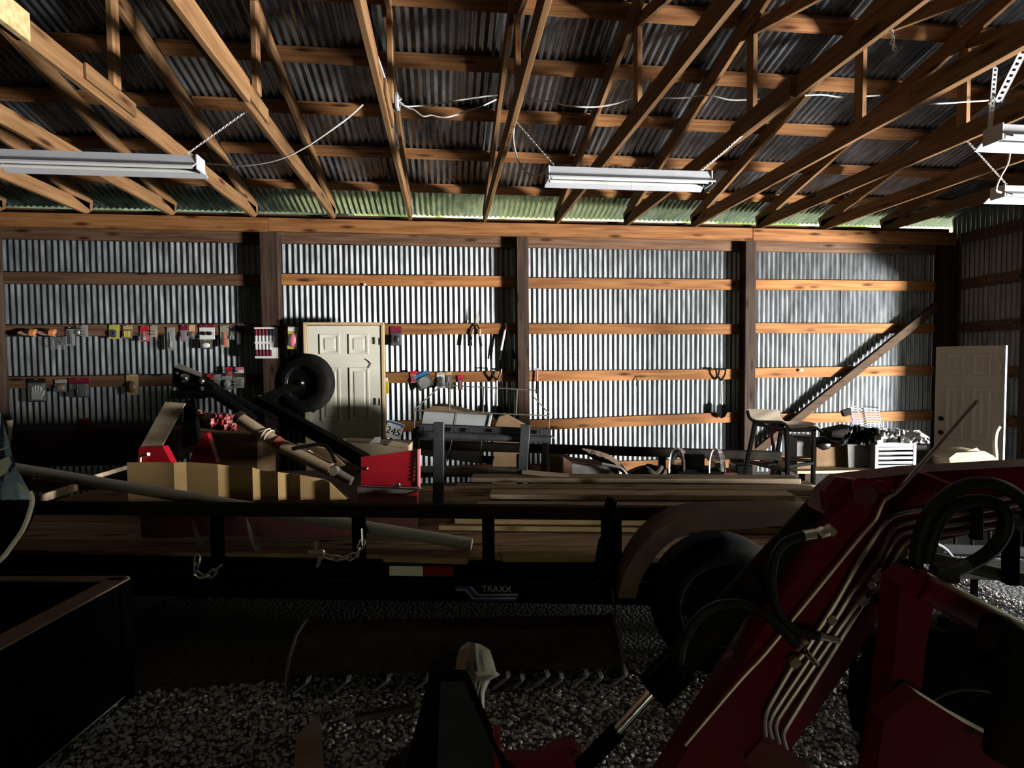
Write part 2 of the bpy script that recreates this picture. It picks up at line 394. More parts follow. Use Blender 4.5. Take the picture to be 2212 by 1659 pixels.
for i in range(len(bays)-1):
    for j, gz in enumerate(GZ):
        dz = random.uniform(-.012, .012); dz2 = random.uniform(-.012, .012)
        if i == 3 and j == 3: dz, dz2 = -.02, .03
        b = B(); b.bar((bays[i]+.003, 7.09, gz+dz), (bays[i+1]-.003, 7.09, gz+dz2), .038, .138)
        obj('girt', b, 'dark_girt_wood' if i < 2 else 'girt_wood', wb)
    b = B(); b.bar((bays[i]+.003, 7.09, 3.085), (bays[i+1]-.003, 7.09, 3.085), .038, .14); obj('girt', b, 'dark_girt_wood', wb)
for x0, x1 in ((XL, -2.055), (-2.05, 4.03), (4.035, 7.02)):
    b = B(); b.bar((x0, 6.90, 3.195), (x1, 6.90, 3.195), .04, .165, b=.004); obj('eave_beam', b, 'girt_wood', wb)
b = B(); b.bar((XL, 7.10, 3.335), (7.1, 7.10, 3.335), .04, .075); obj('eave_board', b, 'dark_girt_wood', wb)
p0, p1 = PY(1628, 980, 7.02), PY(2022, 662, 6.93)
b = B(); b.bar(p0, p1, .045, .12, up=(0,-.15,1)); obj('diagonal_brace', b, 'brace_wood', wb)

# outside, behind the shed: grass strip and a hedge seen only through the eave gap
b = B(); b.box((-14, YB+.25, -.12), (14, 14, -.01)); obj('ground_outside', b, 'grass', kind='structure')
rn = random.Random(9); hb = B(); nx, nz = 56, 14
vs = []
for j in range(nz):
    for i in range(nx): vs.append((-14+28*i/(nx-1), 10.5+rn.uniform(-.5,.5)+.08*j*j*.1, 5.2*j/(nz-1)+rn.uniform(-.12,.12)*(j>0)))
hb.add(vs, [(j*nx+i, j*nx+i+1, (j+1)*nx+i+1, (j+1)*nx+i) for j in range(nz-1) for i in range(nx-1)])
hb.add([(-14,13,5.0),(14,13,5.0),(14,13,0),(-14,13,0)], [(0,1,2,3)])
obj('hedge', hb, 'hedge_green', None, 'yellow-green hedge outside, seen through the gap under the eave', 'hedge')

hb = B(); nx, nz = 40, 14; vs = []  # second hedge, added unseen to keep the left eave gap dark
for j in range(nz):
    for i in range(nx): vs.append((-14+12.6*i/(nx-1), 8.1+rn.uniform(-.2,.2)+.03*j, 4.0*j/(nz-1)+rn.uniform(-.1,.1)*(j>0)))
m_ = len(vs); vs += [(x, y+1.1, z) for x, y, z in vs]
hb.add(vs, [(o_+j*nx+i, o_+j*nx+i+1, o_+(j+1)*nx+i+1, o_+(j+1)*nx+i) for o_ in (0, m_) for j in range(nz-1) for i in range(nx-1)]+[((nz-1)*nx+i, (nz-1)*nx+i+1, m_+(nz-1)*nx+i+1, m_+(nz-1)*nx+i) for i in range(nx-1)]+[(j*nx+nx-1, (j+1)*nx+nx-1, m_+(j+1)*nx+nx-1, m_+j*nx+nx-1) for j in range(nz-1)])
obj('eave_shade_hedge', hb, 'dark_leaves', None, 'dark hedge added outside to dim the left end of the eave gap', 'hedge')

# right gable wall with the open doorway ------------------------------
wr = thing('wall_right', 'corrugated gable wall with an open doorway', None, (XR, 0, 0), kind='structure')
def gable(wallobj, X, segs, flip, m='galvanised'):
    for (y0, y1, zlo) in segs:
        k = max(1, round((y1-y0)/SW)); 
        for i in range(k):
            a = y0+(y1-y0)*i/k; nn = max(1, round((y1-y0)/k/PITCHC))+(1 if i < k-1 else 0)
            b = B(); corr(b, nn, (X, a, 0), (0,1,0), lambda t: zlo, lambda t: roof_z(a+t)+.02, flip)
            obj('corrugated_sheet', b, m, wallobj)
gable(wr, XR+.01, [(YF, DY0, 0), (DY0, DY1, DZ), (DY1, YB, 0)], 1)
for gz in GZ:
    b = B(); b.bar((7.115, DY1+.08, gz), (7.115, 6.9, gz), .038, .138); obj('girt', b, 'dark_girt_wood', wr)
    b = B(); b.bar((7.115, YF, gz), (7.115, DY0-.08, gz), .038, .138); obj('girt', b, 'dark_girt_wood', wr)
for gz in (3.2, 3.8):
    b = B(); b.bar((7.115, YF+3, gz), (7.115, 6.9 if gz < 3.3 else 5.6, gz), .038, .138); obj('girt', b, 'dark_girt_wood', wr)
for y in (DY0-.07, DY1+.07):
    b = B(); b.cbox((7.06, y, 1.8), V((.07,0,0)), V((0,.07,0)), V((0,0,1.8)), .006); obj('post', b, 'post_wood', wr)
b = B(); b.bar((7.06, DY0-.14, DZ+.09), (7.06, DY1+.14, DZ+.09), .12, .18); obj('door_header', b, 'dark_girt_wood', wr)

# left and front walls (behind and beside the photographer) ------------
wl = thing('wall_left', 'corrugated gable wall', None, (XL, 0, 0), kind='structure')
gable(wl, XL-.01, [(YF, YB, 0)], -1, 'low_bounce_sheet')
wf = thing('wall_front', 'corrugated wall behind the viewer', None, (0, YF, 0), kind='structure')
x = XL
while x < XR-.05:
    zlo = FZ if FX0-.1 < x+SW/2 < FX1+.1 else 0
    b = B(); corr(b, 11, (x, YF-.01, 0), (1,0,0), lambda t: zlo, lambda t: 3.52, -1); obj('corrugated_sheet', b, 'low_bounce_sheet', wf); x += SW
for gz in GZ:
    for x0, x1 in ((XL, FX0-.3), (FX1+.3, XR)) if gz < FZ else ((XL, XR),):
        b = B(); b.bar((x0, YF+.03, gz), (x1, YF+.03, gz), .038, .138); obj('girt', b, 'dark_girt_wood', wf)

# roof ------------------------------------------------------------------
ce = thing('ceiling', 'underside of the corrugated metal roof', None, (0, RY, 4.9), kind='structure')
def roof_sheet(x0, dz, n=11):
    b = B()
    for y0, y1 in ((7.30, RY), (RY, YF-.25)):
        A, C = [], []
        for i in range(n*6+1):
            z = AMP*math.cos(2*PI*i/6)+AMP+dz; X = x0+i/6*PITCHC
            A.append((X, y0, roof_z(y0)+z)); C.append((X, y1, roof_z(y1)+z))
        b.strip(A, C)
    return b
x = XL-.3; n = 0; proto = None
while x < XR+.2:
    if proto is None: proto = obj('roof_sheet', roof_sheet(x, 0), 'galvanised_roof', ce)
    else:
        s = proto.copy(); COL.objects.link(s); s.parent = ce; s.location = (n*SW, 0, .0025*(n % 2)+random.uniform(0,.001))
    x += SW; n += 1
PUR = [7.02, 6.62, 5.99, 5.37, 4.76, 4.17, 3.57, 2.97, 2.37, 1.77, 1.17]
PUR = PUR[1:]
for y in PUR+[2*RY-q for q in PUR]:
    z = roof_z(y)-.021; sl = -RS if y > RY else RS
    for x0, x1 in ((XL, -2.25), (-2.2, 2.3), (2.35, XR)):
        dy = random.uniform(-.015,.015)
        b = B(); b.bar((x0, y, z), (x1, y+dy, z-abs(sl)*dy*(1 if y > RY else -1)), .14, .038, up=(0, -sl, 1)); obj('purlin', b, 'purlin_wood', ce)
for y in PUR[:0]: pass

# trusses ---------------------------------------------------------------
ordn = {-2: 'far left, out of the picture', -1: 'first', 0: 'second', 1: 'third', 2: 'fourth', 3: 'fifth', 4: 'sixth', 5: 'seventh', 6: 'eighth', 7: 'ninth', 8: 'tenth', 9: 'eleventh', 10: 'twelfth', 11: 'thirteenth'}
TX0 = -4.0527
def make_truss(k):
    X = TX0+.914*k
    t = thing('roof_truss', f'wooden roof truss, {ordn[k]} from the left along the eave beam', 'roof truss', (X, 7.0, 3.28), 'roof trusses of the shed')
    hw = .02
    z0 = 3.285
    def bar(n, p, q, h=.14, w=.038, m='truss_wood', dx=0.):
        b = B(); b.bar((X+dx, *p), (X+dx, *q), w, h, up=(0,0,1) if abs(p[0]-q[0]) > .3 else (0,1,0)); obj(n, b, m, t)
    bar('bottom_chord', (6.98, z0+.07), (-5.05, z0+.07))
    tc = lambda y: roof_z(y)-.04-.072
    bar('top_chord', (7.03, tc(7.03)), (RY, tc(RY)))
    bar('top_chord', (RY, tc(RY)), (2*RY-7.03, tc(7.03)))
    for s in (1, -1):
        y = RY+s*3.13
        bar('web', (y, z0+.14), (y, tc(y)-.07), .089, m='truss_wood_upright', dx=.039)
        y2 = RY+s*.75
        bar('web', (y-s*.03, tc(y)-.05), (y2, z0+.12), .089, dx=.039)
        bar('web', (y2, z0+.12), (RY+s*.05, tc(RY)-.05), .089, dx=.039)
        bar('gusset', (y+s*.26, z0+.10), (y-s*.30, z0+.10), .10, .018, dx=.03)
    return t
T = {k: make_truss(k) for k in range(-2, 12)}
# doubled chords (scab boards) on three trusses
for k, y0, y1, m, dx in ((2, 3.30, 1.4, 'pale_lumber', .04), (3, 3.90, .5, 'truss_wood', .04), (7, 4.25, 3.48, 'truss_wood', -.035), (8, 3.53, 1.2, 'truss_wood', -.035)):
    b = B(); X = TX0+.914*k; b.bar((X+dx, y0, 3.35), (X+dx, y1, 3.35), .038, .15 if k < 7 else .145); obj('scab_board', b, m, T[k])

# shop lights ----------------------------------------------------------
def shop_light(x0, x1, Y, z, label, chains):
    t = thing('shop_light', label, 'light fixture', ((x0+x1)/2, Y, z), 'white tube lights hanging from the trusses')
    b = B(); b.prism([(x0,Y-.05,z+.085),(x0,Y+.05,z+.085),(x0,Y+.06,z+.035),(x0,Y-.06,z+.035)], (x1-x0,0,0)); obj('housing', b, 'white_enamel', t)
    b = B()
    for s in (-1, 1):
        b.prism([(x0,Y+s*.062,z+.034),(x0,Y+s*.066,z+.030),(x0,Y+s*.115,z-.004),(x0,Y+s*.122,z-.004),(x0,Y+s*.122,z-.016),(x0,Y+s*.111,z-.012),(x0,Y+s*.058,z+.028)], (x1-x0,0,0))
    obj('reflector', b, 'white_enamel', t)
    for s in (-1, 1):
        b = B(); b.cyl(((x0+x1)/2, Y+s*.045, z+.008), (1,0,0), .013, x1-x0-.05, 10); obj('tube', b, 'tube_glass', t)
    for x in (x0, x1):
        b = B(); b.cbox((x, Y, z+.04), V((.006,0,0)), V((0,.062,0)), V((0,0,.05)), .002); obj('end_cap', b, 'white_enamel', t)
    for (xa, p) in chains:
        b = B(); b.chain([(xa, Y, z+.09), p], .02, .010, .0018); obj('chain', b, 'zinc', t)
    return t
shop_light(-2.93, -1.64, 4.06, 2.875, 'white tube light hanging at the left edge of the shed', [(-1.75, (-1.31, 4.10, 3.33))])
m = shop_light(.763, 1.998, 4.03, 2.875, 'white tube light hanging in the middle of the shed', [(.83, (.53, 4.10, 3.33)), (1.93, (2.33, 4.1, 3.30))])
b = B(); b.tube([(1.38,3.98,2.86),(1.382,3.98,2.81)], .003, 6); obj('pull_switch', b, 'white_cable', m)
shop_light(4.56, 5.78, 4.11, 2.875, 'lower white tube light at the right edge of the picture', [(4.66, (4.2, 4.05, 3.30)), (5.6, (5.6, 4.1, 3.30))])
shop_light(3.33, 4.55, 3.04, 2.865, 'upper white tube light at the right edge, under the perforated brackets', [(4.0, (4.0, 3.0, 3.3))])
# perforated angle-iron bracket holding the upper right light
t = thing('perforated_bracket', 'galvanised perforated angle iron hanging above the right light', 'bracket', P(2143, 285, 3.7))
def perf(p0, p1, wd, nh):
    p0, p1 = V(p0), V(p1); d = (p1-p0); L = d.length; d.normalize(); sd = d.cross(FW).normalized(); b = B()
    for s in (-1, 1): b.bar(p0+sd*s*wd*.36, p1+sd*s*wd*.36, wd*.28, .003, up=FW)
    for i in range(nh+1): 
        c = p0+d*L*i/nh; b.bar(c-d*L*.25/nh, c+d*L*.25/nh, wd*.5, .003, up=FW)
    b.bar(p0+sd*wd*.5-FW*-.015, p1+sd*wd*.5-FW*-.015, .003, .03, up=FW)
    return b
obj('angle_strut', perf(P(2150,146,3.7), P(2138,280,3.7), .034, 13), 'white_enamel', t)
obj('angle_strut', perf(P(2213,106,3.5), P(2156,218,3.66), .05, 9), 'white_enamel', t)
b = B()
for x, y in ((2146,207),(2141,217),(2137,224)): b.lathe([(.001,.0),(.011,.001),(.011,.008),(.001,.010)], P(x,y,3.66), -FW, 8)
obj('bolt', b, 'zinc', t)

# wiring ---------------------------------------------------------------
def cable(name, pts, r, label, m='white_cable', cat='cable', group='white cables along the trusses'):
    b = B(); b.tube(smooth_pts(pts, 5), r, 6); return obj(name, b, m, None, label, cat, group)
cable('cable', [P(785,-30,3.05),P(787,20,3.1),P(800,80,3.3),P(818,130,3.5),P(833,175,3.85),P(842,205,4.1)], .0075, 'thick white cable running down a truss to the junction box')
t = thing('junction_box', 'grey metal junction box screwed to a truss', 'junction box', P(853,235,4.12))
b = B(); b.cbox(P(848,222,4.14), RT*.055, FW*.03, V((0,0,.06)), .006); obj('body', b, 'grey_plastic', t)
b = B(); b.cbox(P(858,219,4.10), RT*.012, FW*.04, V((0,0,.055)), .004); obj('cover', b, 'white_enamel', t)
for q in ((868,214),(872,226)):
    b = B(); b.tube([P(856,218,4.1), P(*q,4.1)], [.014,.006], 8); obj('connector', b, 'white_plastic', t)
cable('cable', [P(829,195,4.1),P(845,204,4.1),P(867,213,4.1)], .006, 'short white cable looping over the junction box')
cable('cable', [P(866,226,4.1),P(880,230,4.12),P(900,229,4.15),P(930,227,4.2),P(975,219,4.25),P(1050,208,4.3),P(1075,206,4.3)], .0055, 'white cable running right from the junction box to the next truss')
cable('cable', [P(868,226,4.1),P(878,232,4.1),P(895,238,4.1),P(913,251,4.1),P(932,249,4.1),P(950,253,4.1),P(972,252,4.1),P(1010,240,4.15),P(1040,230,4.2),P(1072,215,4.25)], .0055, 'kinked white cable sagging between two trusses beside the junction box')
cable('cable', [P(1112,213,4.3),P(1150,215,4.32),P(1190,220,4.34),P(1230,229,4.36),P(1285,231,4.4),P(1330,224,4.4),P(1362,214,4.4),P(1412,212,4.4),P(1470,212,4.4),P(1530,206,4.4),P(1580,216,4.4),P(1640,214,4.4)], .006, 'white cable crossing the middle trusses')
cable('cable', [P(1738,206,4.4),P(1780,205,4.4),P(1820,210,4.4),P(1900,206,4.4)], .006, 'short white cable beyond the ninth truss')
cable('cable', [P(2008,225,4.4),P(2060,222,4.4),P(2135,217,4.4)], .006, 'white cable end beside the perforated bracket')
cable('cable', [P(430,352,3.98),P(470,355,3.95),P(510,358,3.9),P(560,354,3.85),P(610,342,3.8),P(660,318,3.75),P(710,285,3.7),P(750,256,3.7),P(784,226,3.7)], .006, 'white power cord drooping from the left tube light')
cable('cable', [P(1109,225,4.3),P(1112,260,4.25),P(1109,300,4.2),P(1117,340,4.15),P(1130,365,4.1),P(1150,379,4.1),P(1170,376,4.1),P(1184,371,4.1)], .006, 'white power cord of the middle tube light')
cable('cable', [P(2182,310,4.35),P(2178,350,4.35),P(2160,385,4.35),P(2152,410,4.4),P(2162,416,4.45)], .008, 'pale cord of the lower right tube light')
b = B(); b.chain([P(1925,55,4.0),P(1929,85,4.0)], .03,.016,.004); b.chain([P(1928,92,4.0),P(1934,108,4.0)], .03,.022,.005)
obj('hanging_hook', b, 'zinc', None, 'small metal hook and chain hanging from a right-hand truss', 'hook')

# ================================================================== THINGS ON THE BACK WALL
YG = 7.068      # front face of the girts
XA, YA, ZA = V((1,0,0)), V((0,1,0)), V((0,0,1))
def tool_shape(kind, cx, cz, w, h, y):
    b = B()
    if kind == 'plier':
        for s in (-1, 1): b.tube([V((cx+s*w*.06, y, cz+h*.12)), V((cx+s*w*.26, y, cz-h*.15)), V((cx+s*w*.22, y, cz-h*.45))], [w*.09, w*.12, w*.1], 6)
        b.prism([(cx-w*.16,y-.006,cz+h*.1),(cx+w*.16,y-.006,cz+h*.1),(cx+w*.05,y-.006,cz+h*.42),(cx-w*.05,y-.006,cz+h*.42)], (0,.012,0))
    elif kind == 'driver':
        b.lathe([(.001,-h*.42),(w*.2,-h*.40),(w*.24,-h*.2),(w*.16,-h*.02),(w*.07,0),(w*.06,h*.40),(.001,h*.42)], (cx,y,cz), (0,0,1), 8)
    elif kind == 'bits':
        for i in range(5): b.cyl((cx-w*.32+w*.16*i, y, cz), ZA, w*.055, h*.7, 6)
    elif kind == 'glasses':
        for s in (-1, 1): b.ball((cx+s*w*.22, y, cz), w*.2, 10, 1, .35, .8)
        b.bar((cx-w*.1,y,cz+h*.05),(cx+w*.1,y,cz+h*.05),.008,.01)
        for s in (-1, 1): b.bar((cx+s*w*.38,y,cz+h*.06),(cx+s*w*.42,y,cz-h*.1),.008,.012)
    elif kind == 'glove':
        b.prism([(cx-w*.3,y,cz-h*.42),(cx+w*.3,y,cz-h*.42),(cx+w*.32,y,cz),(cx-w*.32,y,cz)], (0,.02,0))
        for i in range(4): b.tube([(cx-w*.24+w*.16*i,y+.01,cz-h*.02),(cx-w*.25+w*.165*i,y+.008,cz+h*(.38-.06*abs(i-1.5)))], w*.075, 6)
        b.tube([(cx+w*.3,y+.01,cz-h*.2),(cx+w*.46,y+.008,cz+h*.05)], w*.08, 6)
    elif kind == 'blade':
        b.lathe([(.001,0),(w*.42,0),(w*.42,.004),(.001,.004)], (cx,y,cz), (0,-1,0), 20)
    elif kind == 'knife':
        b.bar((cx,y,cz-h*.45),(cx,y,cz+h*.1),w*.34,.02); b.bar((cx,y,cz+h*.1),(cx,y,cz+h*.45),w*.2,.01)
    elif kind == 'lump':
        b.ball((cx,y,cz), min(w,h)*.42, 10, w/min(w,h), .5, h/min(w,h))
    elif kind == 'sockets':
        for i in range(3):
            for j in range(2): b.cyl((cx-w*.28+w*.28*i, y, cz-h*.2+h*.4*j), YA, min(w,h)*.12, .02, 8)
    return b
def pack(x0, y0, x1, y1, label, head, card, item, kind, hf=.28, tilt=0., blister=True, Y=None, hook=.05, cat='hanging pack', split=None, group='packaged tools hung along the wall'):
    Y = Y or YG-.012
    a, c = PY(x0, y0, Y), PY(x1, y1, Y); cx, cz = (a.x+c.x)/2, (a.z+c.z)/2; w, h = c.x-a.x, a.z-c.z
    t = thing('tool_pack', label, cat, (cx, Y, c.z), group)
    hh = h*hf
    b = B(); b.cbox((cx, Y+.004, cz-hh/2), V((w/2,0,0)), V((0,.002,0)), V((0,0,(h-hh)/2)), .001); obj('card', b, card, t)
    b = B(); b.cbox((cx, Y+.003, cz+h/2-hh/2), V((w/2,0,0)), V((0,.003,0)), V((0,0,hh/2)), .001); obj('header', b, head, t)
    bh = h-hh; bz = cz-hh/2
    obj('tool', tool_shape(kind, cx, bz, w*.86, bh*.9, Y-.012), item, t)
    if blister:
        b = B(); g = [(-1,-1),(1,-1),(1,1),(-1,1)]
        b.hexa([(cx+i*w*.46, Y+.001, bz+j*bh*.46) for i, j in g], [(cx+i*w*.38, Y-.030, bz+j*bh*.40) for i, j in g]); obj('blister', b, 'clear_plastic', t)
    b = B(); b.cyl((cx, Y-.033+hook/2, cz+h*.46), YA, .0025, hook, 6); obj('hook', b, 'zinc', t)
    if tilt:
        t.rotation_euler.y = tilt
    return t
W = 'upper girt left of the post'
pack(143,706,162,747,'black handled cutter pack beside the clear rings','c_black','c_grey','c_black','knife',.12)
pack(163,703,176,726,'small dark pack just right of the black cutter','c_brown','c_black','c_silver','lump',.3)
pack(176,702,190,728,'small clear grey pack with a silver glint','c_grey','c_grey','c_silver','sockets',.3)
pack(235,701,258,732,'lime and yellow tool pack with a dark middle','c_lime','c_yellow','c_black','lump',.25)
pack(265,703,286,732,'tan pack with yellow bits','c_tan','c_brown','c_yellow','bits',.3)
pack(302,704,322,738,'red pack, leftmost of the red ones on the upper girt','c_red','c_red','c_silver','driver',.3)
pack(324,703,340,728,'small clear pack beside the leftmost red pack','c_grey','c_tan','c_silver','sockets',.25)
pack(360,707,379,757,'long clear pack hanging lowest, with a silver tool','c_grey','c_grey','c_silver','driver',.12)
pack(389,702,406,738,'maroon headed pack with purple grey tools','c_maroon','c_purple','c_purple','bits',.3)
pack(407,702,421,730,'small orange topped pack','c_peach','c_brown','c_brown','lump',.5)
pack(430,701,464,733,'white card with black safety glasses and maroon header','c_maroon','c_white','c_black','glasses',.2,blister=False)
pack(431,734,459,754,'black pack hanging just under the safety glasses','c_olive','c_black','c_white','lump',.2)
pack(475,703,495,750,'clear pack with a red handled tool','c_grey','c_tan','c_red','driver',.2)
pack(494,707,508,735,'black and silver pliers pack between red and blue packs','c_black','c_black','c_silver','plier',.25)
pack(511,701,525,748,'narrow blue headed pack with silver rods','c_darkblue','c_navy','c_silver','bits',.25)
pack(619,706,643,754,'white, yellow and pink pack beside the framed door','c_white','c_yellow','c_pink','lump',.2,tilt=.06,Y=6.80,hook=.30)
pack(59,818,101,868,'dark clear pack of work gloves at the far left','c_black','c_black','c_grey','glove',.14)
pack(118,820,145,847,'dark small pack between the gloves and the maroon pack','c_grey','c_black','c_brown','lump',.3)
pack(147,817,194,858,'wide maroon headed black pack with silver edges','c_maroon','c_black','c_black','knife',.25)
pack(272,809,299,853,'tan paper pack on the lower left girt','c_tan','c_tan','c_brown','lump',.2,blister=False)
pack(445,808,462,834,'red pack behind the cutter mast','c_red','c_red','c_silver','bits',.3)
pack(462,809,477,836,'clear silver pack behind the cutter mast','c_grey','c_grey','c_silver','sockets',.2)
pack(478,812,502,842,'round grey mitt pack behind the cutter mast','c_grey','c_grey','c_grey','lump',.15,blister=False)
pack(486,793,502,812,'small red tag pack above the grey mitt','c_red','c_maroon','c_red','lump',.4)
pack(508,793,527,806,'small pink and white pack above the silver chain','c_pink','c_white','c_white','lump',.4)
pack(503,815,527,838,'crinkled silver pack beside the wall post','c_grey','c_silver','c_silver','sockets',.15)
pack(843,705,868,747,'maroon headed dark pack right of the framed door','c_maroon','c_black','c_black','lump',.3)
pack(886,801,900,827,'red pack right of the yellow tape measure','c_red','c_pink','c_red','plier',.3)
pack(905,803,940,838,'tilted blue and black power tool pack','c_blue','c_black','c_silver','blade',.22,tilt=-.45)
pack(943,804,961,839,'white labelled pack with a black foot','c_tan','c_white','c_black','lump',.15)
pack(962,803,976,838,'narrow tan pack with silver and red tools','c_tan','c_brown','c_silver','plier',.2)
pack(988,811,1000,842,'maroon pack, rightmost on its girt','c_red','c_maroon','c_red','driver',.25)
# ring shaped clear plastic pouch
t = thing('plastic_pouch', 'nearly clear plastic pouch with coiled wire under the orange sandals', 'hanging pack', PY(125,755,YG), 'packaged tools hung along the wall')
a = PY(124,741,YG-.02); b = B(); b.cbox(a, V((.075,0,0)), V((0,.008,0)), V((0,0,.075)), .006); obj('pouch', b, 'clear_plastic', t)
b = B(); b.tube([a+V((math.cos(q)*.05, -.002*math.sin(q*3), math.sin(q)*.05)) for q in [i*PI/8 for i in range(17)]], .004, 5); obj('coil', b, 'c_grey', t)
# orange and navy sandals on the girt
for i, (x0, x1, lab) in enumerate(((45, 82, 'left orange and navy slipper hung on the upper girt'), (88, 123, 'right orange and navy slipper hung on the upper girt'))):
    c = PY((x0+x1)/2, 718, YG-.06); L = .10
    t = thing('slipper', lab, 'slipper', c+V((0,0,-.03)), 'pair of slippers')
    b = B(); pts = [(c.x+L*math.cos(q)*(1 if math.cos(q) > 0 else 1.1), c.y+.045*math.sin(q), c.z-.025) for q in [i*PI/9 for i in range(18)]]
    b.prism(pts, (0,0,.028)); obj('sole', b, 'c_navy', t)
    b = B(); pts = [(p[0]*.97+c.x*.03, p[1]*.96+c.y*.04, c.z+.003) for p in pts]; b.prism(pts, (0,0,.008)); obj('insole', b, 'c_peach', t)
    b = B()
    arch = [V((c.x+.035, c.y+.05*math.cos(q), c.z+.045*math.sin(q))) for q in [i*PI/8 for i in range(9)]]
    arch2 = [p+V((.045,0,-.004)) for p in arch]; b.strip(arch, arch2); b.strip([p*1 for p in arch2], [p+V((.02,0,-.018)) for p in arch2]); obj('upper_strap', b, 'c_orange', t)
    t.rotation_euler.x = .75
# screwdriver set
a, c = PY(549,707,6.915), PY(601,774,6.915); cx, cz, w, h = (a.x+c.x)/2, (a.z+c.z)/2, c.x-a.x, a.z-c.z
t = thing('screwdriver_set', 'white card of maroon screwdrivers hung on the wall post', 'screwdriver set', (cx, 6.915, c.z))
b = B(); b.cbox((cx,6.915,cz), V((w/2,0,0)), V((0,.003,0)), V((0,0,h/2)), .002); obj('card', b, 'c_white', t)
for i in range(6):
    for s in (1, -1):
        if i == 5 and s == -1: continue
        x = a.x+w*(.1+.15*i); b = B(); hz = cz+s*h*.33
        b.lathe([(.004,-h*.10),(.012,-h*.09),(.013,0),(.011,h*.09),(.004,h*.11)], (x,6.90,hz), (0,0,1), 8); hd = obj('screwdriver', b, 'c_maroon' if i < 4 or s < 0 else 'c_navy', t)
        b = B(); b.cyl((x,6.90,hz-s*h*.20), ZA, .0035, h*.2, 6); obj('shaft', b, 'zinc', hd)
# yellow tape measure behind the door edge
a = PY(832,832,YG-.03); t = thing('tape_measure', 'yellow tape measure beside the framed door', 'tape measure', a-V((0,0,.1)))
b = B(); b.cbox(a+V((0,0,-.03)), V((.045,0,0)), V((0,.02,0)), V((0,0,.075)), .015); obj('case', b, 'c_yellow', t)
b = B(); b.cbox(a+V((0,-.004,.065)), V((.035,0,0)), V((0,.012,0)), V((0,0,.03)), .006); obj('cap', b, 'c_white', t)
# card with numerals 245
c = PY(851,929,6.98); t = thing('number_card', 'white card with big black numerals 245 leaning beside the framed door', 'package', PY(851,950,6.98))
ax = (V((1,0,-.36))).normalized(); az = V((.36,0,1)).normalized()
b = B(); b.cbox(c, ax*.105, YA*.004, az*.105, .002); obj('card', b, 'c_white', t)
b = B(); b.cbox(c+az*.085+YA*-.003, ax*.10, YA*.004, az*.012, .001); obj('blue_strip', b, 'c_blue', t)
b = B(); b.lathe([(.001,0),(.016,.001),(.016,.003)], c+ax*.09+az*.07-YA*.008, -YA, 12); obj('red_dot', b, 'c_pink', t)
def text3(name, s, c, ax, az, size, m, parent, ext=.001):
    cu = bpy.data.curves.new(name, 'FONT'); cu.body = s; cu.size = size; cu.align_x = 'CENTER'; cu.align_y = 'CENTER'; cu.extrude = ext
    tmp = bpy.data.objects.new(name, cu); COL.objects.link(tmp)
    dg = bpy.context.evaluated_depsgraph_get(); me = bpy.data.meshes.new_from_object(tmp.evaluated_get(dg))
    bpy.data.objects.remove(tmp); me.materials.clear(); me.materials.append(MAT[m])
    ax = ax.normalized(); az = az.normalized(); ay = az.cross(ax)
    # text local x->ax, y->az, z-> toward viewer
    Mx = Matrix(((ax.x,az.x,-ay.x,0),(ax.y,az.y,-ay.y,0),(ax.z,az.z,-ay.z,0),(0,0,0,1)))
    o = bpy.data.objects.new(name, me); COL.objects.link(o)
    me.transform(Matrix.Translation(V(c)-V(parent['_loc']))@Mx); o.parent = parent
    return o
text3('numerals', '245', c-YA*.006-az*.02, ax, az, .125, 'c_black', t)

# hand tools -----------------------------------------------------------
Yt = YG-.03
def Q(x, y, dy=0.): return PY(x, y, Yt+dy)
t = thing('hedge_shears', 'hedge shears with wooden handles hung point up', 'shears', Q(1030,750), 'hand tools on the wall')
for s in (-1, 1):
    b = B(); b.prism([Q(1030+s*3,700),Q(1030-s*1,700),Q(1032+s*1,662),Q(1032+s*4,690)], (0,.005*s,0)); obj('blade', b, 'zinc', t)
    b = B(); b.tube([Q(1030,700),Q(1029+s*7,712)], .008, 8); obj('tang', b, 'black_steel', t)
    b = B(); b.tube([Q(1029+s*7,711),Q(1027+s*9,727)], [.014,.017], 10); g = obj('handle', b, 'bare_wood_z', t)
    b = B(); b.tube([Q(1027+s*9,727),Q(1026+s*13,748)], [.018,.02], 10); obj('grip', b, 'rubber', g)
b = B(); b.cyl(Q(1030,699,-.01), YA, .012, .02, 10); obj('pivot', b, 'chrome', t)
t = thing('loppers', 'white handled loppers hung beside the middle post', 'loppers', Q(1085,780), 'hand tools on the wall')
b = B(); b.prism([Q(1092,706),Q(1098,706),Q(1098,699),Q(1094,697),Q(1089,700)], (0,.01,0)); obj('blade', b, 'chrome', t)
b = B(); b.tube([Q(1094,706),Q(1091,715)], .014, 8); obj('pivot', b, 'c_red', t)
for x0, x1, y1 in ((1091,1082,757),(1097,1107,755)):
    b = B(); b.tube([Q(x0,713),Q(x1,y1)], .016, 8); g = obj('handle', b, 'c_white' if x0 < 1095 else 'c_grey', t)
    b = B(); dx = (x1-x0)*.5; b.tube([Q(x1,y1),Q(x1+dx,y1+21)], .019, 8); obj('grip', b, 'rubber', g)
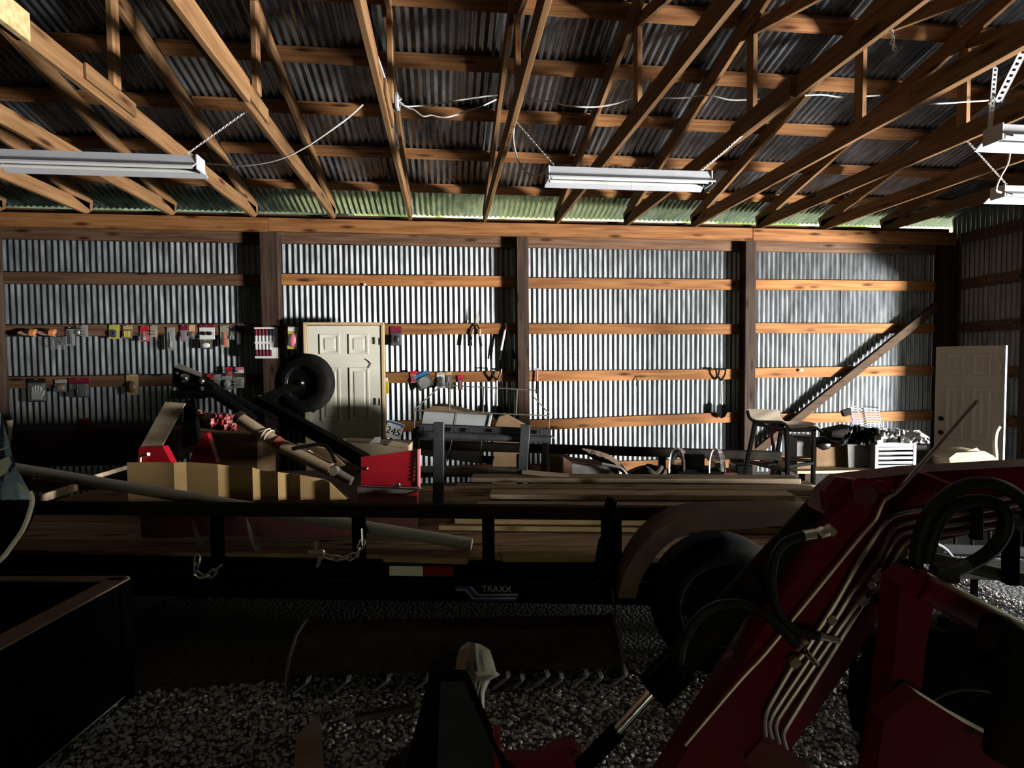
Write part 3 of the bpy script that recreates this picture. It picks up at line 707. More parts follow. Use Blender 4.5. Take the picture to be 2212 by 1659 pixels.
def shovel(x, y0, y1, bx, label):
    t = thing('shovel', label, 'shovel', Q(x, y1), 'hand tools on the wall')
    b = B(); b.tube([Q(x-13,y0,-.03),Q(x+11,y0+1,-.03)], .012, 8)
    for s in (-1, 1): b.tube([Q(x+s*11,y0,-.03),Q(x+s*9,y0+12,-.03),Q(x+1,y0+25,-.03)], [.011,.012,.016], 8)
    obj('d_handle', b, 'black_plastic', t)
    b = B(); b.tube([Q(x+1,y0+24,-.03),Q(bx,y1-28,-.03)], .013, 10); obj('shaft', b, 'zinc', t)
    b = B(); L = [Q(bx-11,y1-26,-.03),Q(bx-6,y1-29,-.02),Q(bx,y1-30,-.0),Q(bx+6,y1-29,-.02),Q(bx+11,y1-26,-.03)]
    Mi = [Q(bx-12,y1-10,-.03),Q(bx-6,y1-10,-.01),Q(bx,y1-10,.01),Q(bx+6,y1-10,-.01),Q(bx+12,y1-10,-.03)]
    E_ = [Q(bx-7,y1-2,-.03),Q(bx-4,y1,-.02),Q(bx,y1+2,-.01),Q(bx+4,y1,-.02),Q(bx+7,y1-2,-.03)]
    b.strip(L, Mi); b.strip(Mi, E_); n = len(b.v); obj('blade', b, 'black_steel', t)
    return t
shovel(1072,797,905,1073,'short D-handled shovel left of the middle post')
shovel(1557,797,902,1559,'short D-handled shovel left of the third post')
t = thing('hammer', 'claw hammer hung right of the middle post', 'hammer', Q(1160,850), 'hand tools on the wall')
b = B(); b.tube([Q(1153,798),Q(1158,797),Q(1167,797),Q(1170,800)], [.006,.013,.014,.006], 8); obj('head', b, 'zinc', t)
b = B(); b.tube([Q(1161,798),Q(1160,823)], .011, 8); obj('handle', b, 'c_pink', t)
b = B(); b.tube([Q(1160,823),Q(1159,850)], .015, 8); obj('grip', b, 'rubber', t)
b = B(); b.lathe([(.001,0),(.02,.004),(.022,.012),(.001,.016)], Q(1731,800), -YA, 12); obj('wall_hook', b, 'c_white', None, 'small white knob on the lower girt of the right bay', 'hook')
b = B(); b.tube([PY(1376,813,7.06),PY(1375,824,7.03),PY(1374,832,7.05)], .005, 6); obj('wall_hook', b, 'hinge_black', None, 'small dark hook on the girt of the third bay', 'hook')
b = B(); b.lathe([(.001,0),(.016,.004),(.016,.02),(.001,.024)], PY(788,615,7.06), -YA, 10); obj('wall_hook', b, 'c_white', None, 'small white insulator on the highest girt above the framed door', 'hook')

# doors ----------------------------------------------------------------
def panel_door(t, o, ex, ez, en, w, h, m):
    # o: lower left corner, ex across, ez up, en toward viewer
    st, k = w*.125, .040
    obj('slab', B().cbox(o+ex*w/2+ez*h/2-en*.022, ex*w/2, ez*h/2, en*.02, .003), m, t)
    rows = [(.09,.33),(.43,.75),(.83,.95)]
    for (za, zb) in rows:
        for s in (0, 1):
            x0 = w*(.17 if s == 0 else .56); x1 = w*(.44 if s == 0 else .83); z0, z1 = h*za, h*zb
            b = B(); q = lambda x, z, d: o+ex*x+ez*z+en*d
            rings = []
            for ins, d in ((0,0),(.004,.010),(.016,.010),(.034,-.004),(.05,-.004),(.058,.004)):
                rings.append([q(x0+ins,z0+ins,d),q(x1-ins,z0+ins,d),q(x1-ins,z1-ins,d),q(x0+ins,z1-ins,d)])
            vs = [p for r in rings for p in r]; fs = []
            for i in range(len(rings)-1):
                for j in range(4): fs.append((i*4+j, i*4+(j+1)%4, (i+1)*4+(j+1)%4, (i+1)*4+j))
            fs.append(tuple(len(vs)-4+j for j in range(4))); b.add(vs, fs); obj('panel', b, m, t)
tl, tr = PY(661,703,6.72), PY(822,703,6.70); w = (tr-tl).length; hgt = tl.z-.02
t = thing('framed_door', 'cream six-panel door in a wooden jamb leaning on the back wall', 'door', V(((tl.x+tr.x)/2, 6.7, 0)))
ex = (tr-tl).normalized(); ez = V((.0, .01, 1)).normalized(); en = ex.cross(ez)
o = V((tl.x, tl.y, .02)); panel_door(t, o, ex, ez, en, w, hgt, 'door_paint')
b = B()
b.cbox(o-ex*.02+ez*hgt/2-en*.02, ex*.018, ez*(hgt/2+.03), en*.03, .004); obj('jamb', b, 'jamb_wood', t)
b = B(); b.cbox(o+ex*(w+.02)+ez*hgt/2-en*.02, ex*.018, ez*(hgt/2+.03), en*.03, .004); obj('jamb', b, 'jamb_wood', t)
b = B(); b.cbox(o+ex*w/2+ez*(hgt+.022)-en*.02, ex*(w/2+.035), ez*.018, en*.03, .004); obj('jamb', b, 'jamb_wood', t)
for y in (737, 868):
    b = B(); c = PY(819,y,6.68); b.cbox(c, ex*.010, en*.006, ez*.042, .002); obj('hinge', b, 'hinge_black', t)
b = B(); b.lathe([(.001,.001),(.026,.001),(.026,.004),(.001,.004)], o+ex*.06+ez*.98+en*.0, en, 16); obj('knob_hole', b, 'hole_black', t)
b = B(); b.tube(smooth_pts([P(788,775,6.55),P(797,781,6.55),P(801,787,6.55),P(794,797,6.55)],4), .004, 5); obj('wire', b, 'hinge_black', t)

tl, tr = P(2022,749,5.75), P(2170,737,5.35)
ex = tr-tl; ex.z = 0; w = ex.length; ex.normalize(); hgt = tl.z
t = thing('loose_door', 'white six-panel door leaning in the right-hand corner', 'door', V(((tl.x+tr.x)/2, (tl.y+tr.y)/2, 0)))
ez = V((0,0,1)); en = ex.cross(ez); o = V((tl.x, tl.y, 0))
panel_door(t, o, ex, ez, en, w, hgt, 'door_paint_shade')
b = B(); b.cbox(o+ex*(w+.003)+ez*hgt/2-en*.03, ex*.012, ez*hgt/2, en*.045, .002); obj('edge', b, 'door_edge_white', t)
for y in (905, 935):
    b = B(); pz = P(2022,y,5.7).z; b.lathe([(.001,.001),(.024,.001),(.024,.004),(.001,.004)], o+ex*.055+ez*pz+en*.002, en, 14); obj('knob_hole', b, 'hole_black', t)
b = B(); b.cbox(o+ex*(w*.955)+ez*(hgt*.86), ex*.008, ez*.045, en*.004, .001); obj('hinge', b, 'zinc', t)

# ================================================================== TRAILER
ZR, ZD = .79, .49
TL, TR_ = PZ(76,1088,ZR), PZ(1506,1099,ZR)
TU = (TR_-TL); TU.z = 0; TU.normalize(); TV = V((-TU.y, TU.x, 0))      # along the trailer, across (away from viewer)
def S(px, y=1090): # station along the rail under photo column px
    d = ray(px, 1090); # intersect with vertical plane through rail
    n = TV; k = (TL-EYE).dot(n)/d.dot(n); return (EYE+d*k-TL).dot(TU)
def TP(u, v, z): q = TL+TU*u+TV*v; return V((q.x, q.y, z))
u0, u1, WT = -1.0, S(1506)+1.15, 1.78
tr = thing('utility_trailer', 'black steel utility trailer with wooden deck loaded with lumber and implements', 'trailer', TP((u0+u1)/2, WT/2, 0))
b = B(); b.bar(TP(u0,.03,ZR-.03), TP(u1,.03,ZR-.03), .06, .065, b=.006); obj('top_rail', b, 'dusty_black', tr)
b = B(); b.bar(TP(S(560),WT,ZR+.075), TP(u1,WT,ZR-.03), .055, .075, b=.006); obj('top_rail', b, 'dusty_black', tr)
for px_, bw in ((460,.055),(770,.062),(1053,.062),(1331,.06)):
    u = S(px_); b = B(); b.bar(TP(u,.03,ZD-.02), TP(u,.03,ZR-.06), .05, bw, up=TU); obj('upright', b, 'black_steel', tr)
for px_ in (985,1250,1480):
    u = S(px_)+.25; b = B(); b.bar(TP(u,WT,ZD-.02), TP(u,WT,ZR-.02), .05, .055, up=TU); obj('upright', b, 'black_steel', tr)
for v in (.03, WT-.03):
    b = B(); b.bar(TP(u0,v,ZD-.045), TP(u1,v,ZD-.045), .05, .085); obj('deck_frame', b, 'black_steel', tr)
    b = B(); b.bar(TP(S(690),v-.02,ZD-.093), TP(S(1292),v-.02,ZD-.093), .07, .012); obj('frame_flange', b, 'dusty_black', tr)
    b = B(); b.bar(TP(u0,v+.0,ZD-.16), TP(u1,v+.0,ZD-.16), .04, .11); obj('main_beam', b, 'black_steel', tr)
for i in range(7):
    u = u0+.3+(u1-u0-.6)*i/6; b = B(); b.bar(TP(u,.05,ZD-.06), TP(u,WT-.05,ZD-.06), .05, .06); obj('cross_member', b, 'black_steel', tr)
pw = (WT-.1)/9
for i in range(9):
    v = .05+pw*(i+.5); c0, c1 = TP(u0+.02,v,ZD+random.uniform(-.003,.003)), TP(u1-.02,v,ZD+random.uniform(-.003,.003))
    b = B(); b.bar(c0, c1, pw-.008, .038); obj('deck_plank', b, 'deck_wood', tr)
# reflective tape and lettering
b = B(); b.cbox(TP((S(838)+S(911))/2,.0035,ZD-.048), TU*(S(911)-S(838))/2, TV*.001, ZA*.026, .0005); obj('reflective_tape', b, 'c_tape_white', tr, 'white reflective tape')
b = B(); b.cbox(TP((S(911)+S(978))/2,.0035,ZD-.048), TU*(S(978)-S(911))/2, TV*.001, ZA*.026, .0005); obj('reflective_tape', b, 'bright_red', tr, 'red reflective tape')
def lp(x, y, v=.003): return TP(S(x), v, 0)+V((0,0,1.55-(y-782)/F*((TP(S(x),v,0)-EYE).dot(FW))))
def flat(name, poly, m, v=.006):
    b = B(); b.prism([lp(x,y,v) for x, y in poly], TV*.002); obj(name, b, m, tr)
flat('logo_stripe', [(978,1262),(1018,1262),(1033,1280),(1117,1280),(1117,1287),(1112,1294),(1108,1296),(1018,1296),(1004,1273),(984,1273)], 'c_logo_blue')
flat('logo_line', [(1012,1264),(1016,1264),(1031,1281),(1117,1281),(1117,1283),(1029,1283)], 'c_logo_line', .004)
flat('logo_line', [(984,1270),(1004,1270),(1021,1289),(1112,1289),(1111,1291),(1019,1291),(1002,1272),(985,1272)], 'c_logo_line', .004)
text3('logo_lettering', 'TRAXX', lp(1071,1270,.001), TU, ZA, .048, 'c_logo_line', tr)
# fender and wheel
b = B(); prof = [(1336,1292),(1340,1268),(1350,1238),(1368,1205),(1395,1168),(1430,1138),(1470,1118),(1515,1109),(1570,1106),(1650,1105),(1740,1105),(1810,1112),(1860,1130),(1900,1165)]
vf = -.20
def fp(x, y, v):
    d = ray(x, y); k = (TL+TV*vf-EYE).dot(TV)/d.dot(TV); q = EYE+d*k; return q+TV*(v-vf)
A = smooth_pts([fp(x, y, vf) for x, y in prof], 3); C = [p+TV*(.0-vf) for p in A]
b.strip(A, C); cen = fp(1570,1300,vf)
lip = [p+(cen-p).normalized()*.085 for p in A]; b.strip(A, lip)
inn = [p+(cen-p).normalized()*.006 for p in A]; b.strip(inn, [p+TV*(.0-vf) for p in inn])
obj('fender', b, 'fender_dust', tr)
def wheel(name, parent, c, ax, R, wd, rim_r, m_rim, lugs=5, tread=0, n=36):
    ax = V(ax).normalized(); c = V(c); b = B(); h = wd/2
    pr = [(rim_r,-h*.75),(rim_r*1.08,-h*.95),(R*.82,-h),(R*.94,-h*.86),(R,-h*.6),(R,h*.6),(R*.94,h*.86),(R*.82,h),(rim_r*1.08,h*.95),(rim_r,h*.75)]
    b.lathe(pr, c, ax, n)
    x = ax.cross(V((0,0,1))); x = x.normalized() if x.length > 1e-3 else V((1,0,0)); y = ax.cross(x)
    for i in range(tread):
        a = 2*PI*i/tread
        for s in (-1, 1):
            a2 = a+(PI/tread if s > 0 else 0); d = x*math.cos(a2)+y*math.sin(a2); tt = ax.cross(d)
            b.cbox(c+d*(R+.004)+ax*s*h*.5, d*.012, (ax*s*h*.55+tt*.03), tt*.014+d*0, .003)
    ty = obj('tyre', b, 'rubber', parent)
    b = B(); b.lathe([(rim_r*1.0,-h*.72),(rim_r*.97,-h*.8),(rim_r*.86,-h*.55),(rim_r*.80,-h*.15),(rim_r*.55,-h*.05),(rim_r*.5,-h*.25),(rim_r*.22,-h*.3),(rim_r*.2,-h*.55),(.001,-h*.58)], c, ax, n)
    b.lathe([(rim_r*1.0,-h*.72),(rim_r*1.0,h*.72),(rim_r*.8,h*.6),(rim_r*.5,0)], c, ax, n)
    rm = obj('rim', b, m_rim, parent)
    for i in range(lugs):
        a = 2*PI*i/lugs+.3; d = x*math.cos(a)+y*math.sin(a)
        b = B(); b.lathe([(.011,-.005),(.011,.008),(.006,.014),(.001,.015)], c+d*rim_r*.36-ax*h*.30, -ax, 6); obj('lug_nut', b, 'chrome', rm)
    return ty
wc = fp(1571,1306,-.17)+TV*.09; wc.z = .345
wheel('wheel', tr, wc, TV, .34, .2, .2, 'rim_black', 5)
b = B(); b.cyl(wc+TV*.5, TV, .03, 1.2, 10); obj('axle', b, 'black_steel', tr)
wheel('wheel', tr, wc+TV*(WT+.02), TV, .34, .2, .2, 'rim_black', 5)
# tail ramp strap beside the fender
b = B(); b.tube(smooth_pts([fp(1332,1095,-.03),fp(1318,1140,-.05),fp(1318,1190,-.05),fp(1312,1240,-.06),fp(1330,1290,-.05)],4), [.03]*8+[.045]*9, 8); obj('strap_bundle', b, 'black_steel', tr)
b = B(); b.tube(smooth_pts([fp(1330,1295,-.06),fp(1333,1330,-.06),fp(1340,1362,-.06)],4), .006, 6); obj('wire', b, 'dusty_steel', tr)
# safety chains on the rail
c1 = B(); c1.chain([lp(782,1170,-.02),lp(776,1188,-.03),lp(762,1196,-.03),lp(740,1200,-.03),lp(712,1196,-.03),lp(697,1190,-.03),lp(690,1212,-.03)], .055, .03, .0055)
obj('chain', c1, 'zinc', tr, 'steel chain')
c1 = B(); c1.chain([lp(428,1200,-.02),lp(426,1228,-.03),lp(440,1238,-.03),lp(458,1233,-.03),lp(478,1216,-.03)], .055, .032, .006); obj('chain', c1, 'zinc', tr)
b = B(); b.tube([lp(782,1135,-.01),lp(784,1172,-.02)], .006, 6); obj('chain_hook', b, 'zinc', tr)
b = B(); b.tube([lp(668,1185,-.02),lp(702,1186,-.02)], .01, 6); obj('chain_hook', b, 'zinc', tr)
b = B(); b.lathe([(.001,-.03),(.016,-.02),(.018,.02),(.001,.03)], lp(683,1172,-.02), ZA, 8); obj('latch', b, 'brass', tr)

# ------------------------------------------------------------------ lumber stack
bw = .139; nst = 0
ends = [[950,985,960,1030,975],[1025,958,1000,985,1060],[1110,1020,990,1075,985],[1020,1130,1060,990,1145]]
rowname = ['front row nearest the viewer', 'second row', 'third row', 'rear row']; tier = ['bottom', 'second', 'third', 'fourth', 'fifth', 'sixth']
for c_, nl in enumerate((4, 5, 5, 6)):
    for l_ in range(nl):
        v = .48+c_*(bw+.016)+bw/2+random.uniform(-.006,.006); z = ZD+.022+.0195+l_*.0395
        d = ray(ends[c_][l_ % 5], 1080); k = (TL+TV*v-EYE).dot(TV)/d.dot(TV); ua = (EYE+d*k-TL).dot(TU)
        ub = u1-.15+random.uniform(-.25,.05)
        b = B(); b.bar(TP(ua,v+random.uniform(-.004,.004),z), TP(ub,v+random.uniform(-.004,.004),z), bw, .037, b=.004)
        top_ = 'topmost' if l_ == nl-1 else tier[l_]
        obj('lumber_board', b, 'pale_lumber' if (l_ < 2 and c_ == 0) else 'lumber', None, f'sawn board on the trailer, {top_} in the {rowname[c_]} of the stack', 'board', 'boards stacked on the trailer')
zt = ZD+.022+5*.0395
def up_at(x, y, v):
    d = ray(x, y); k = (TL+TV*v-EYE).dot(TV)/d.dot(TV); return EYE+d*k
pts = [up_at(1128,1017,1.05),up_at(1180,1022,1.04),up_at(1260,1029,1.03),up_at(1340,1033,1.03),up_at(1450,1034,1.03),up_at(1580,1035,1.03),up_at(1692,1036,1.03)]
b = B(); q = smooth_pts(pts, 3); A = [p+TV*.05 for p in q]; C = [p-TV*.05 for p in q]
b.strip(A, C); b.strip([p-ZA*.014 for p in C], [p-ZA*.014 for p in A]); b.strip([p for p in C], [p-ZA*.014 for p in C]); b.strip([p-ZA*.014 for p in A], A)
obj('warped_board', b, 'lumber', None, 'thin warped board bowing up on top of the lumber stack', 'board')
b = B(); z = ZD+.04; A = [PZ(1078,1186,z),PZ(1300,1190,z),PZ(1300,1207,z),PZ(1086,1207,z)]; b.prism(A, (0,0,-.018)); obj('short_plank', b, 'pale_lumber', None, 'short pale plank lying on the deck behind the near rail', 'board')
b = B(); b.bar(PZ(830,1208,ZD+.035), PZ(1010,1213,ZD+.035), .04, .02); obj('thin_batten', b, 'deck_wood', None, 'thin dark batten on the deck near the red cutter', 'board')
# long grey pipe
b = B(); pa, pb = P(20,1010,3.32), P(1019,1176,3.02); d = (pb-pa).normalized()
b.tube([pa, pb], .033, 16, cap=False); b.tube([pa, pb], .028, 16, cap=False); b.lathe([(.033,0),(.028,0)], pb, d, 16)
obj('grey_pipe', b, 'pipe_grey', None, 'long grey pipe slanting down over the near trailer rail', 'pipe')
b = B(); b.bar(P(85,1078,3.3), P(165,1052,3.6), .02, .05); obj('wood_stick', b, 'lumber', None, 'short wooden stick poking out beside the blue tarp', 'stick')
b = B(); b.bar(P(205,1030,3.7), P(272,1010,4.0), .02, .03); obj('wood_stick', b, 'lumber', None, 'thin wooden stick left of the folded cardboard', 'stick')
# folded cardboard
top = [(274,999),(345,998),(375,999),(402,998),(470,1003),(497,1007),(545,1010),(562,1016),(600,1020),(625,1023),(648,1026),(698,1035),(712,1042),(757,1087)]
off = [0,.01,.0,.03,.02,.05,.0,.03,.0,.05,.01,.04,.0,.03]
b = B(); A = [P(x, y, 3.34+o*.6) for (x, y), o in zip(top, off)]; C = [V((p.x,p.y,0))+V((0,0,ZD+.235)) for p in A]
b.strip(A, C); b.strip([p+TV*.006 for p in C], [p+TV*.006 for p in A]); b.strip([p+TV*.006 for p in A], A)
obj('folded_cardboard', b, 'cardboard', None, 'long folded tan cardboard standing behind the near rail', 'cardboard', sharp=10)

# ------------------------------------------------------------------ rotary cutter on the trailer
D0 = 3.75
rc = thing('rotary_cutter', 'red and black rotary mower with tail wheel standing on the trailer', 'mower implement', TP(S(600)+.2, .95, ZD))
def part(name, poly, D, th, m, parent=None): 
    b = B(); b.prism(PP(poly, D), FW*th); return obj(name, b, m, parent or rc)
dk = TP(0,0,0)
b = B()
A = [(300,1010),(905,1058),(905,1120),(300,1110)]
p = [P(300,1012,3.2), P(900,1065,3.50)]
b.hexa([V((P(300,1012,3.2).x,P(300,1012,3.2).y,ZD+.06)), V((P(902,1065,3.2).x,P(902,1065,3.2).y,ZD+.06)), V((P(902,1065,4.3).x,P(902,1065,4.3).y,ZD+.06)), V((P(300,1012,4.3).x,P(300,1012,4.3).y,ZD+.06))],
       [V((P(300,1012,3.2).x,P(300,1012,3.2).y,ZD+.23)), V((P(902,1065,3.2).x,P(902,1065,3.2).y,ZD+.23)), V((P(902,1065,4.3).x,P(902,1065,4.3).y,ZD+.23)), V((P(300,1012,4.3).x,P(300,1012,4.3).y,ZD+.23))])
obj('deck', b, 'deck_maroon', rc)
part('side_skirt', [(832,1086),(902,1062),(902,1130),(850,1130)], 3.46, .02, 'bright_red')
part('skid_shoe', [(846,1150),(858,1158),(840,1202),(828,1200)], 3.42, .03, 'bright_red')
part('mast_strap', [(357,868),(400,871),(348,966),(303,966)], 3.72, .012, 'strap_tan')
part('mast_leg', [(398,868),(416,862),(427,955),(394,968)], 3.78, .05, 'black_steel')
mb = part('mast_head', [(376,793),(436,815),(462,836),(459,850),(425,862),(366,862)], 3.70, .09, 'black_steel')
b = B(); b.prism([P(387,784,3.8),P(436,806,3.8),P(436,815,3.7),P(376,793,3.7)], (0,0,-.01)); obj('mast_cap', b, 'dusty_steel', mb)
for x, y, r in ((401,816,.03),(437,823,.02),(384,806,.012),(377,840,.016),(437,840,.016)):
    b = B(); b.lathe([(r,0),(r,.012),(r*.7,.02),(.001,.022)], P(x,y,3.70), -FW, 8); obj('bolt', b, 'chrome', mb)
b = B(); b.tube([P(446,838,3.74),P(530,893,3.70),P(548,908,3.7)], .034, 10); obj('top_link', b, 'black_steel', rc)
b = B(); b.bar(P(440,824,3.85), P(600,905,3.95), .05, .03); obj('brace_bar', b, 'black_steel', rc)
b = B(); b.bar(P(556,866,4.1), P(790,996,3.72), .07, .085, up=(0,0,1)); obj('brace_beam', b, 'black_steel', rc)
b = B(); b.bar(P(556,856,4.12)+V((0,0,.006)), P(790,986,3.74)+V((0,0,.006)), .068, .004); obj('brace_highlight', b, 'dusty_steel', rc)  # light along the beam's top, painted as a paler strip
b = B(); b.tube([P(518,903,3.66),P(612,965,3.62)], .038, 14); b.tube([P(612,965,3.62),P(716,1014,3.58)], .045, 14); sh = obj('drive_shaft', b, 'shaft_tan', rc)
b = B(); b.tube([P(514,899,3.66),P(522,905,3.655)], .044, 14); obj('shaft_collar', b, 'dusty_black', sh)
b = B(); b.tube([P(596,952,3.62),P(611,963,3.62)], .0390, 14); obj('red_label', b, 'dusty_red', sh)
for x, y in ((574,938),(581,942),(660,987),(665,990)):
    c = P(x,y,3.63); dd = (P(612,965,3.62)-P(518,903,3.66)).normalized(); b = B(); xx = dd.cross(ZA).normalized(); yy = dd.cross(xx); rr = .043 if x < 600 else .049
    b.tube([c+xx*math.cos(a)*rr+yy*math.sin(a)*rr for a in [i*PI/8 for i in range(16)]], .004, 5, closed=True); obj('twine', b, 'twine', sh)
b = B(); b.lathe([(.03,-.04),(.035,0),(.03,.04)], P(724,1016,3.58), FW, 10); b.tube([P(716,1014,3.58),P(760,1040,3.55)], .03, 10); obj('universal_joint', b, 'dusty_steel', sh)
b = B(); b.tube(smooth_pts([P(630,970,3.5),P(690,960,3.56),P(712,972,3.56),P(725,1000,3.56)],4), .012, 6); obj('chain_guard', b, 'black_steel', rc)
part('wrapped_part', [(640,958),(705,970),(745,1005),(725,1012),(668,980)], 3.7, .05, 'dull_cardboard')
# tail wheel
wc2 = P(659,827,4.35); axw = (FW*.97+RT*.12+V((0,0,.02))).normalized()
wheel('tail_wheel', rc, wc2, axw, .232, .13, .125, 'rim_black', 5)
b = B(); b.bar(P(530,885,4.15), P(600,848,4.2), .05, .07); b.bar(P(600,848,4.2), P(655,827,4.24), .03, .075); obj('tail_arm', b, 'black_steel', rc)
b = B(); b.lathe([(.02,0),(.02,.02),(.012,.03),(.001,.03)], P(653,827,4.22), -axw, 8); obj('axle_nut', b, 'chrome', rc)
# red lugs
part('hitch_lug', [(300,966),(351,964),(370,1000),(297,1000)], 3.6, .06, 'bright_red')
part('hitch_lug', [(430,936),(447,936),(468,1000),(408,1000)], 3.85, .05, 'tractor_red')
b = B(); b.tube([P(302,985,3.58),P(321,981,3.55)], .012, 8); b.tube([P(304,984,3.58),P(303,998,3.58)], .006, 6); obj('hitch_pin', b, 'brass', rc)
g = part('side_plate', [(780,988),(905,971),(904,1050),(780,1050)], 3.55, .02, 'bright_red')
b = B(); b.prism(PP([(902,971),(907,970),(906,1060),(902,1060)], 3.54), FW*.03); obj('lit_plate_edge', b, 'pink_edge', g)  # light on the plate's right edge painted as a pink strip
for i in range(7):
    b = B(); b.cbox(P(899-.9*i,984+i*8.6,3.545), RT*.006, FW*.002, UP*.009, .001); obj('slot', b, 'dusty_red', g)
b = B(); b.lathe([(.01,0),(.01,.006),(.001,.008)], P(793,1012,3.55), -FW, 8); obj('bolt', b, 'chrome', g)
part('ledge', [(772,1050),(906,1052),(906,1056),(830,1082),(772,1066)], 3.52, .06, 'dusty_steel')
b = B(); b.bar(P(780,1050,3.48), P(912,1057,3.46), .012, .012); b.cbox(P(858,1047,3.47), RT*.02, FW*.012, UP*.01, .003); obj('latch_rod', b, 'chrome', rc)
# curved blades hanging near the deck (behind the rail)
for x in (412, 530):
    b = B(); A = smooth_pts([P(x,1118,3.08),P(x+6,1150,3.08),P(x+16,1180,3.08),P(x+34,1206,3.08)],4); C = smooth_pts([P(x+3,1118,3.1),P(x+17,1150,3.11),P(x+34,1180,3.12),P(x+56,1206,3.12)],4); b.strip(A, C)
    obj('steel_shank', b, 'dusty_steel', None, 'curved steel shank behind the near rail, '+('left' if x < 500 else 'right')+' of the two', 'shank')

# boxes behind the cutter ------------------------------------------------
def carton(label, poly_front, D, depth, m, name='carton', flaps=True):
    pts = PP(poly_front, D); dv = V((FW.x, FW.y, 0)).normalized()*depth
    b = B(); b.prism(pts, dv); return obj(name, b, m, None, label, 'box')
carton('brown carton behind the cutter mast, red bags on top', [(425,925),(556,938),(556,1144),(425,1144)], 5.1, .4, 'dull_cardboard')
b = B(); rnd = random.Random(4); nx, ny = 22, 9; vs = []
for j in range(ny):
    for i in range(nx):
        x = 414+98*i/(nx-1); yb = 884+ (i/(nx-1))*14; y = yb+38*j/(ny-1); D = 5.2-.2*math.sin(PI*j/(ny-1))*math.sin(PI*i/(nx-1))+rnd.uniform(-.05,.05); vs.append(P(x+rnd.uniform(-2,2), y+rnd.uniform(-3,3), D))
b.add(vs, [(j*nx+i, j*nx+i+1, (j+1)*nx+i+1, (j+1)*nx+i) for j in range(ny-1) for i in range(nx-1)]); obj('red_bags', b, 'bag_red', None, 'crumpled red and pink plastic bags on the brown carton', 'bag', sharp=20)
bx = carton('open tan carton behind the red side plate', [(726,955),(882,962),(882,1066),(726,1066)], 4.36, .26, 'pale_cardboard')
for poly in ([(726,955),(742,948),(758,964),(740,966)],[(835,962),(848,952),(880,958),(880,968)],[(797,958),(810,944),(822,944),(820,957)]):
    b = B(); b.prism(PP(poly, 4.35), FW*.006); obj('flap', b, 'pale_cardboard' if poly[0][0] != 797 else 'c_white', bx)

# fork carriage ----------------------------------------------------------
fc = thing('fork_carriage', 'dark grey steel fork carriage standing on the trailer', 'fork carriage', P(1040,1085,3.95))
b = B(); b.bar(P(947,1088,3.92), P(948,912,3.92), .075, .05, up=FW); obj('fork_upright', b, 'grey_steel', fc)
b = B(); b.bar(P(1128,1022,3.98), P(1135,917,3.98), .068, .05, up=FW); obj('fork_upright', b, 'grey_steel', fc)
b = B(); b.bar(P(897,922,4.02), P(1190,934,4.02), .045, .05); b.tube([P(897,938,4.0),P(1190,950,4.0)], .028, 10); br = obj('carriage_bar', b, 'grey_steel', fc)
for x in (914,981,1014,1069,1101,1166):
    b = B(); b.cbox(P(x,926+(x-900)*.03,3.985), RT*.006, FW*.006, UP*.014, .001); obj('notch', b, 'hole_black', br)
for x in (900, 1178):
    b = B(); b.bar(P(x,925,4.05), P(x-3,1020,4.05), .045, .05, up=FW); obj('side_bar', b, 'black_steel', fc)
b = B(); b.tube([P(905,1018,4.1),P(1128,1020,4.1)], .04, 12); obj('lower_tube', b, 'dusty_steel', fc)
# wire rack
wrk = thing('wire_rack', 'thin wire rack frame behind the fork carriage', 'rack', P(1040,1010,4.6))
def wires(name, segs, D, r=.0055, m='dusty_steel'):
    for sg in segs:
        b = B(); b.tube(PP(sg, D), r, 6); obj(name, b, m, wrk)
wires('wire', [[(893,985),(896,884)],[(896,884),(947,838),(958,832)],[(958,832),(1160,843)],[(896,886),(1186,898)],[(1153,858),(1186,893),(1184,1010)],[(971,833),(971,888)],[(985,890),(974,960),(966,996)],[(1045,836),(1043,893)],[(1117,840),(1115,897)],[(1041,945),(1036,1010)],[(1163,975),(1161,1012)]], 4.6)
b = B(); b.tube([P(1186,938,4.58),P(1197,947,4.55)], .006, 6); b.chain([P(1160,1014,4.5),P(1160,1028,4.5)], .035,.022,.005); obj('clip', b, 'zinc', wrk)
# pale grey cabinet panels
gp = thing('grey_cabinet', 'pale grey steel cabinet lying behind the wire rack', 'cabinet', P(985,1000,5.2))
b = B(); b.prism(PP([(916,889),(1059,897),(1045,962),(1042,1003),(900,982)], 5.2), V((FW.x,FW.y,0))*.32); obj('body', b, 'pale_grey_panel', gp)
b = B(); b.prism(PP([(914,889),(935,877),(962,878),(1015,892),(1059,897)], 5.22), V((FW.x,FW.y,0))*.30); obj('top', b, 'dull_cardboard', gp)
b = B(); b.prism(PP([(985,892),(987,892),(972,992),(970,992)], 5.195), FW*.004); obj('seam', b, 'hinge_black', gp)
b = B(); b.prism(PP([(1058,897),(1062,897),(1048,962),(1044,962)], 5.19), FW*.31); obj('edge_trim', b, 'white_enamel', gp)
b = B(); b.prism(PP([(1041,984),(1068,986),(1063,1003),(1041,1001)], 5.19), FW*.01); obj('opening', b, 'hole_black', gp)
carton('dull brown carton leaning on the middle post', [(1078,900),(1090,897),(1140,925),(1140,1112),(1060,1112),(1068,925)], 5.6, .3, 'dull_cardboard')
carton('dark brown carton right of the fork carriage', [(1188,982),(1210,978),(1226,984),(1226,1156),(1188,1156)], 4.95, .2, 'dull_cardboard')
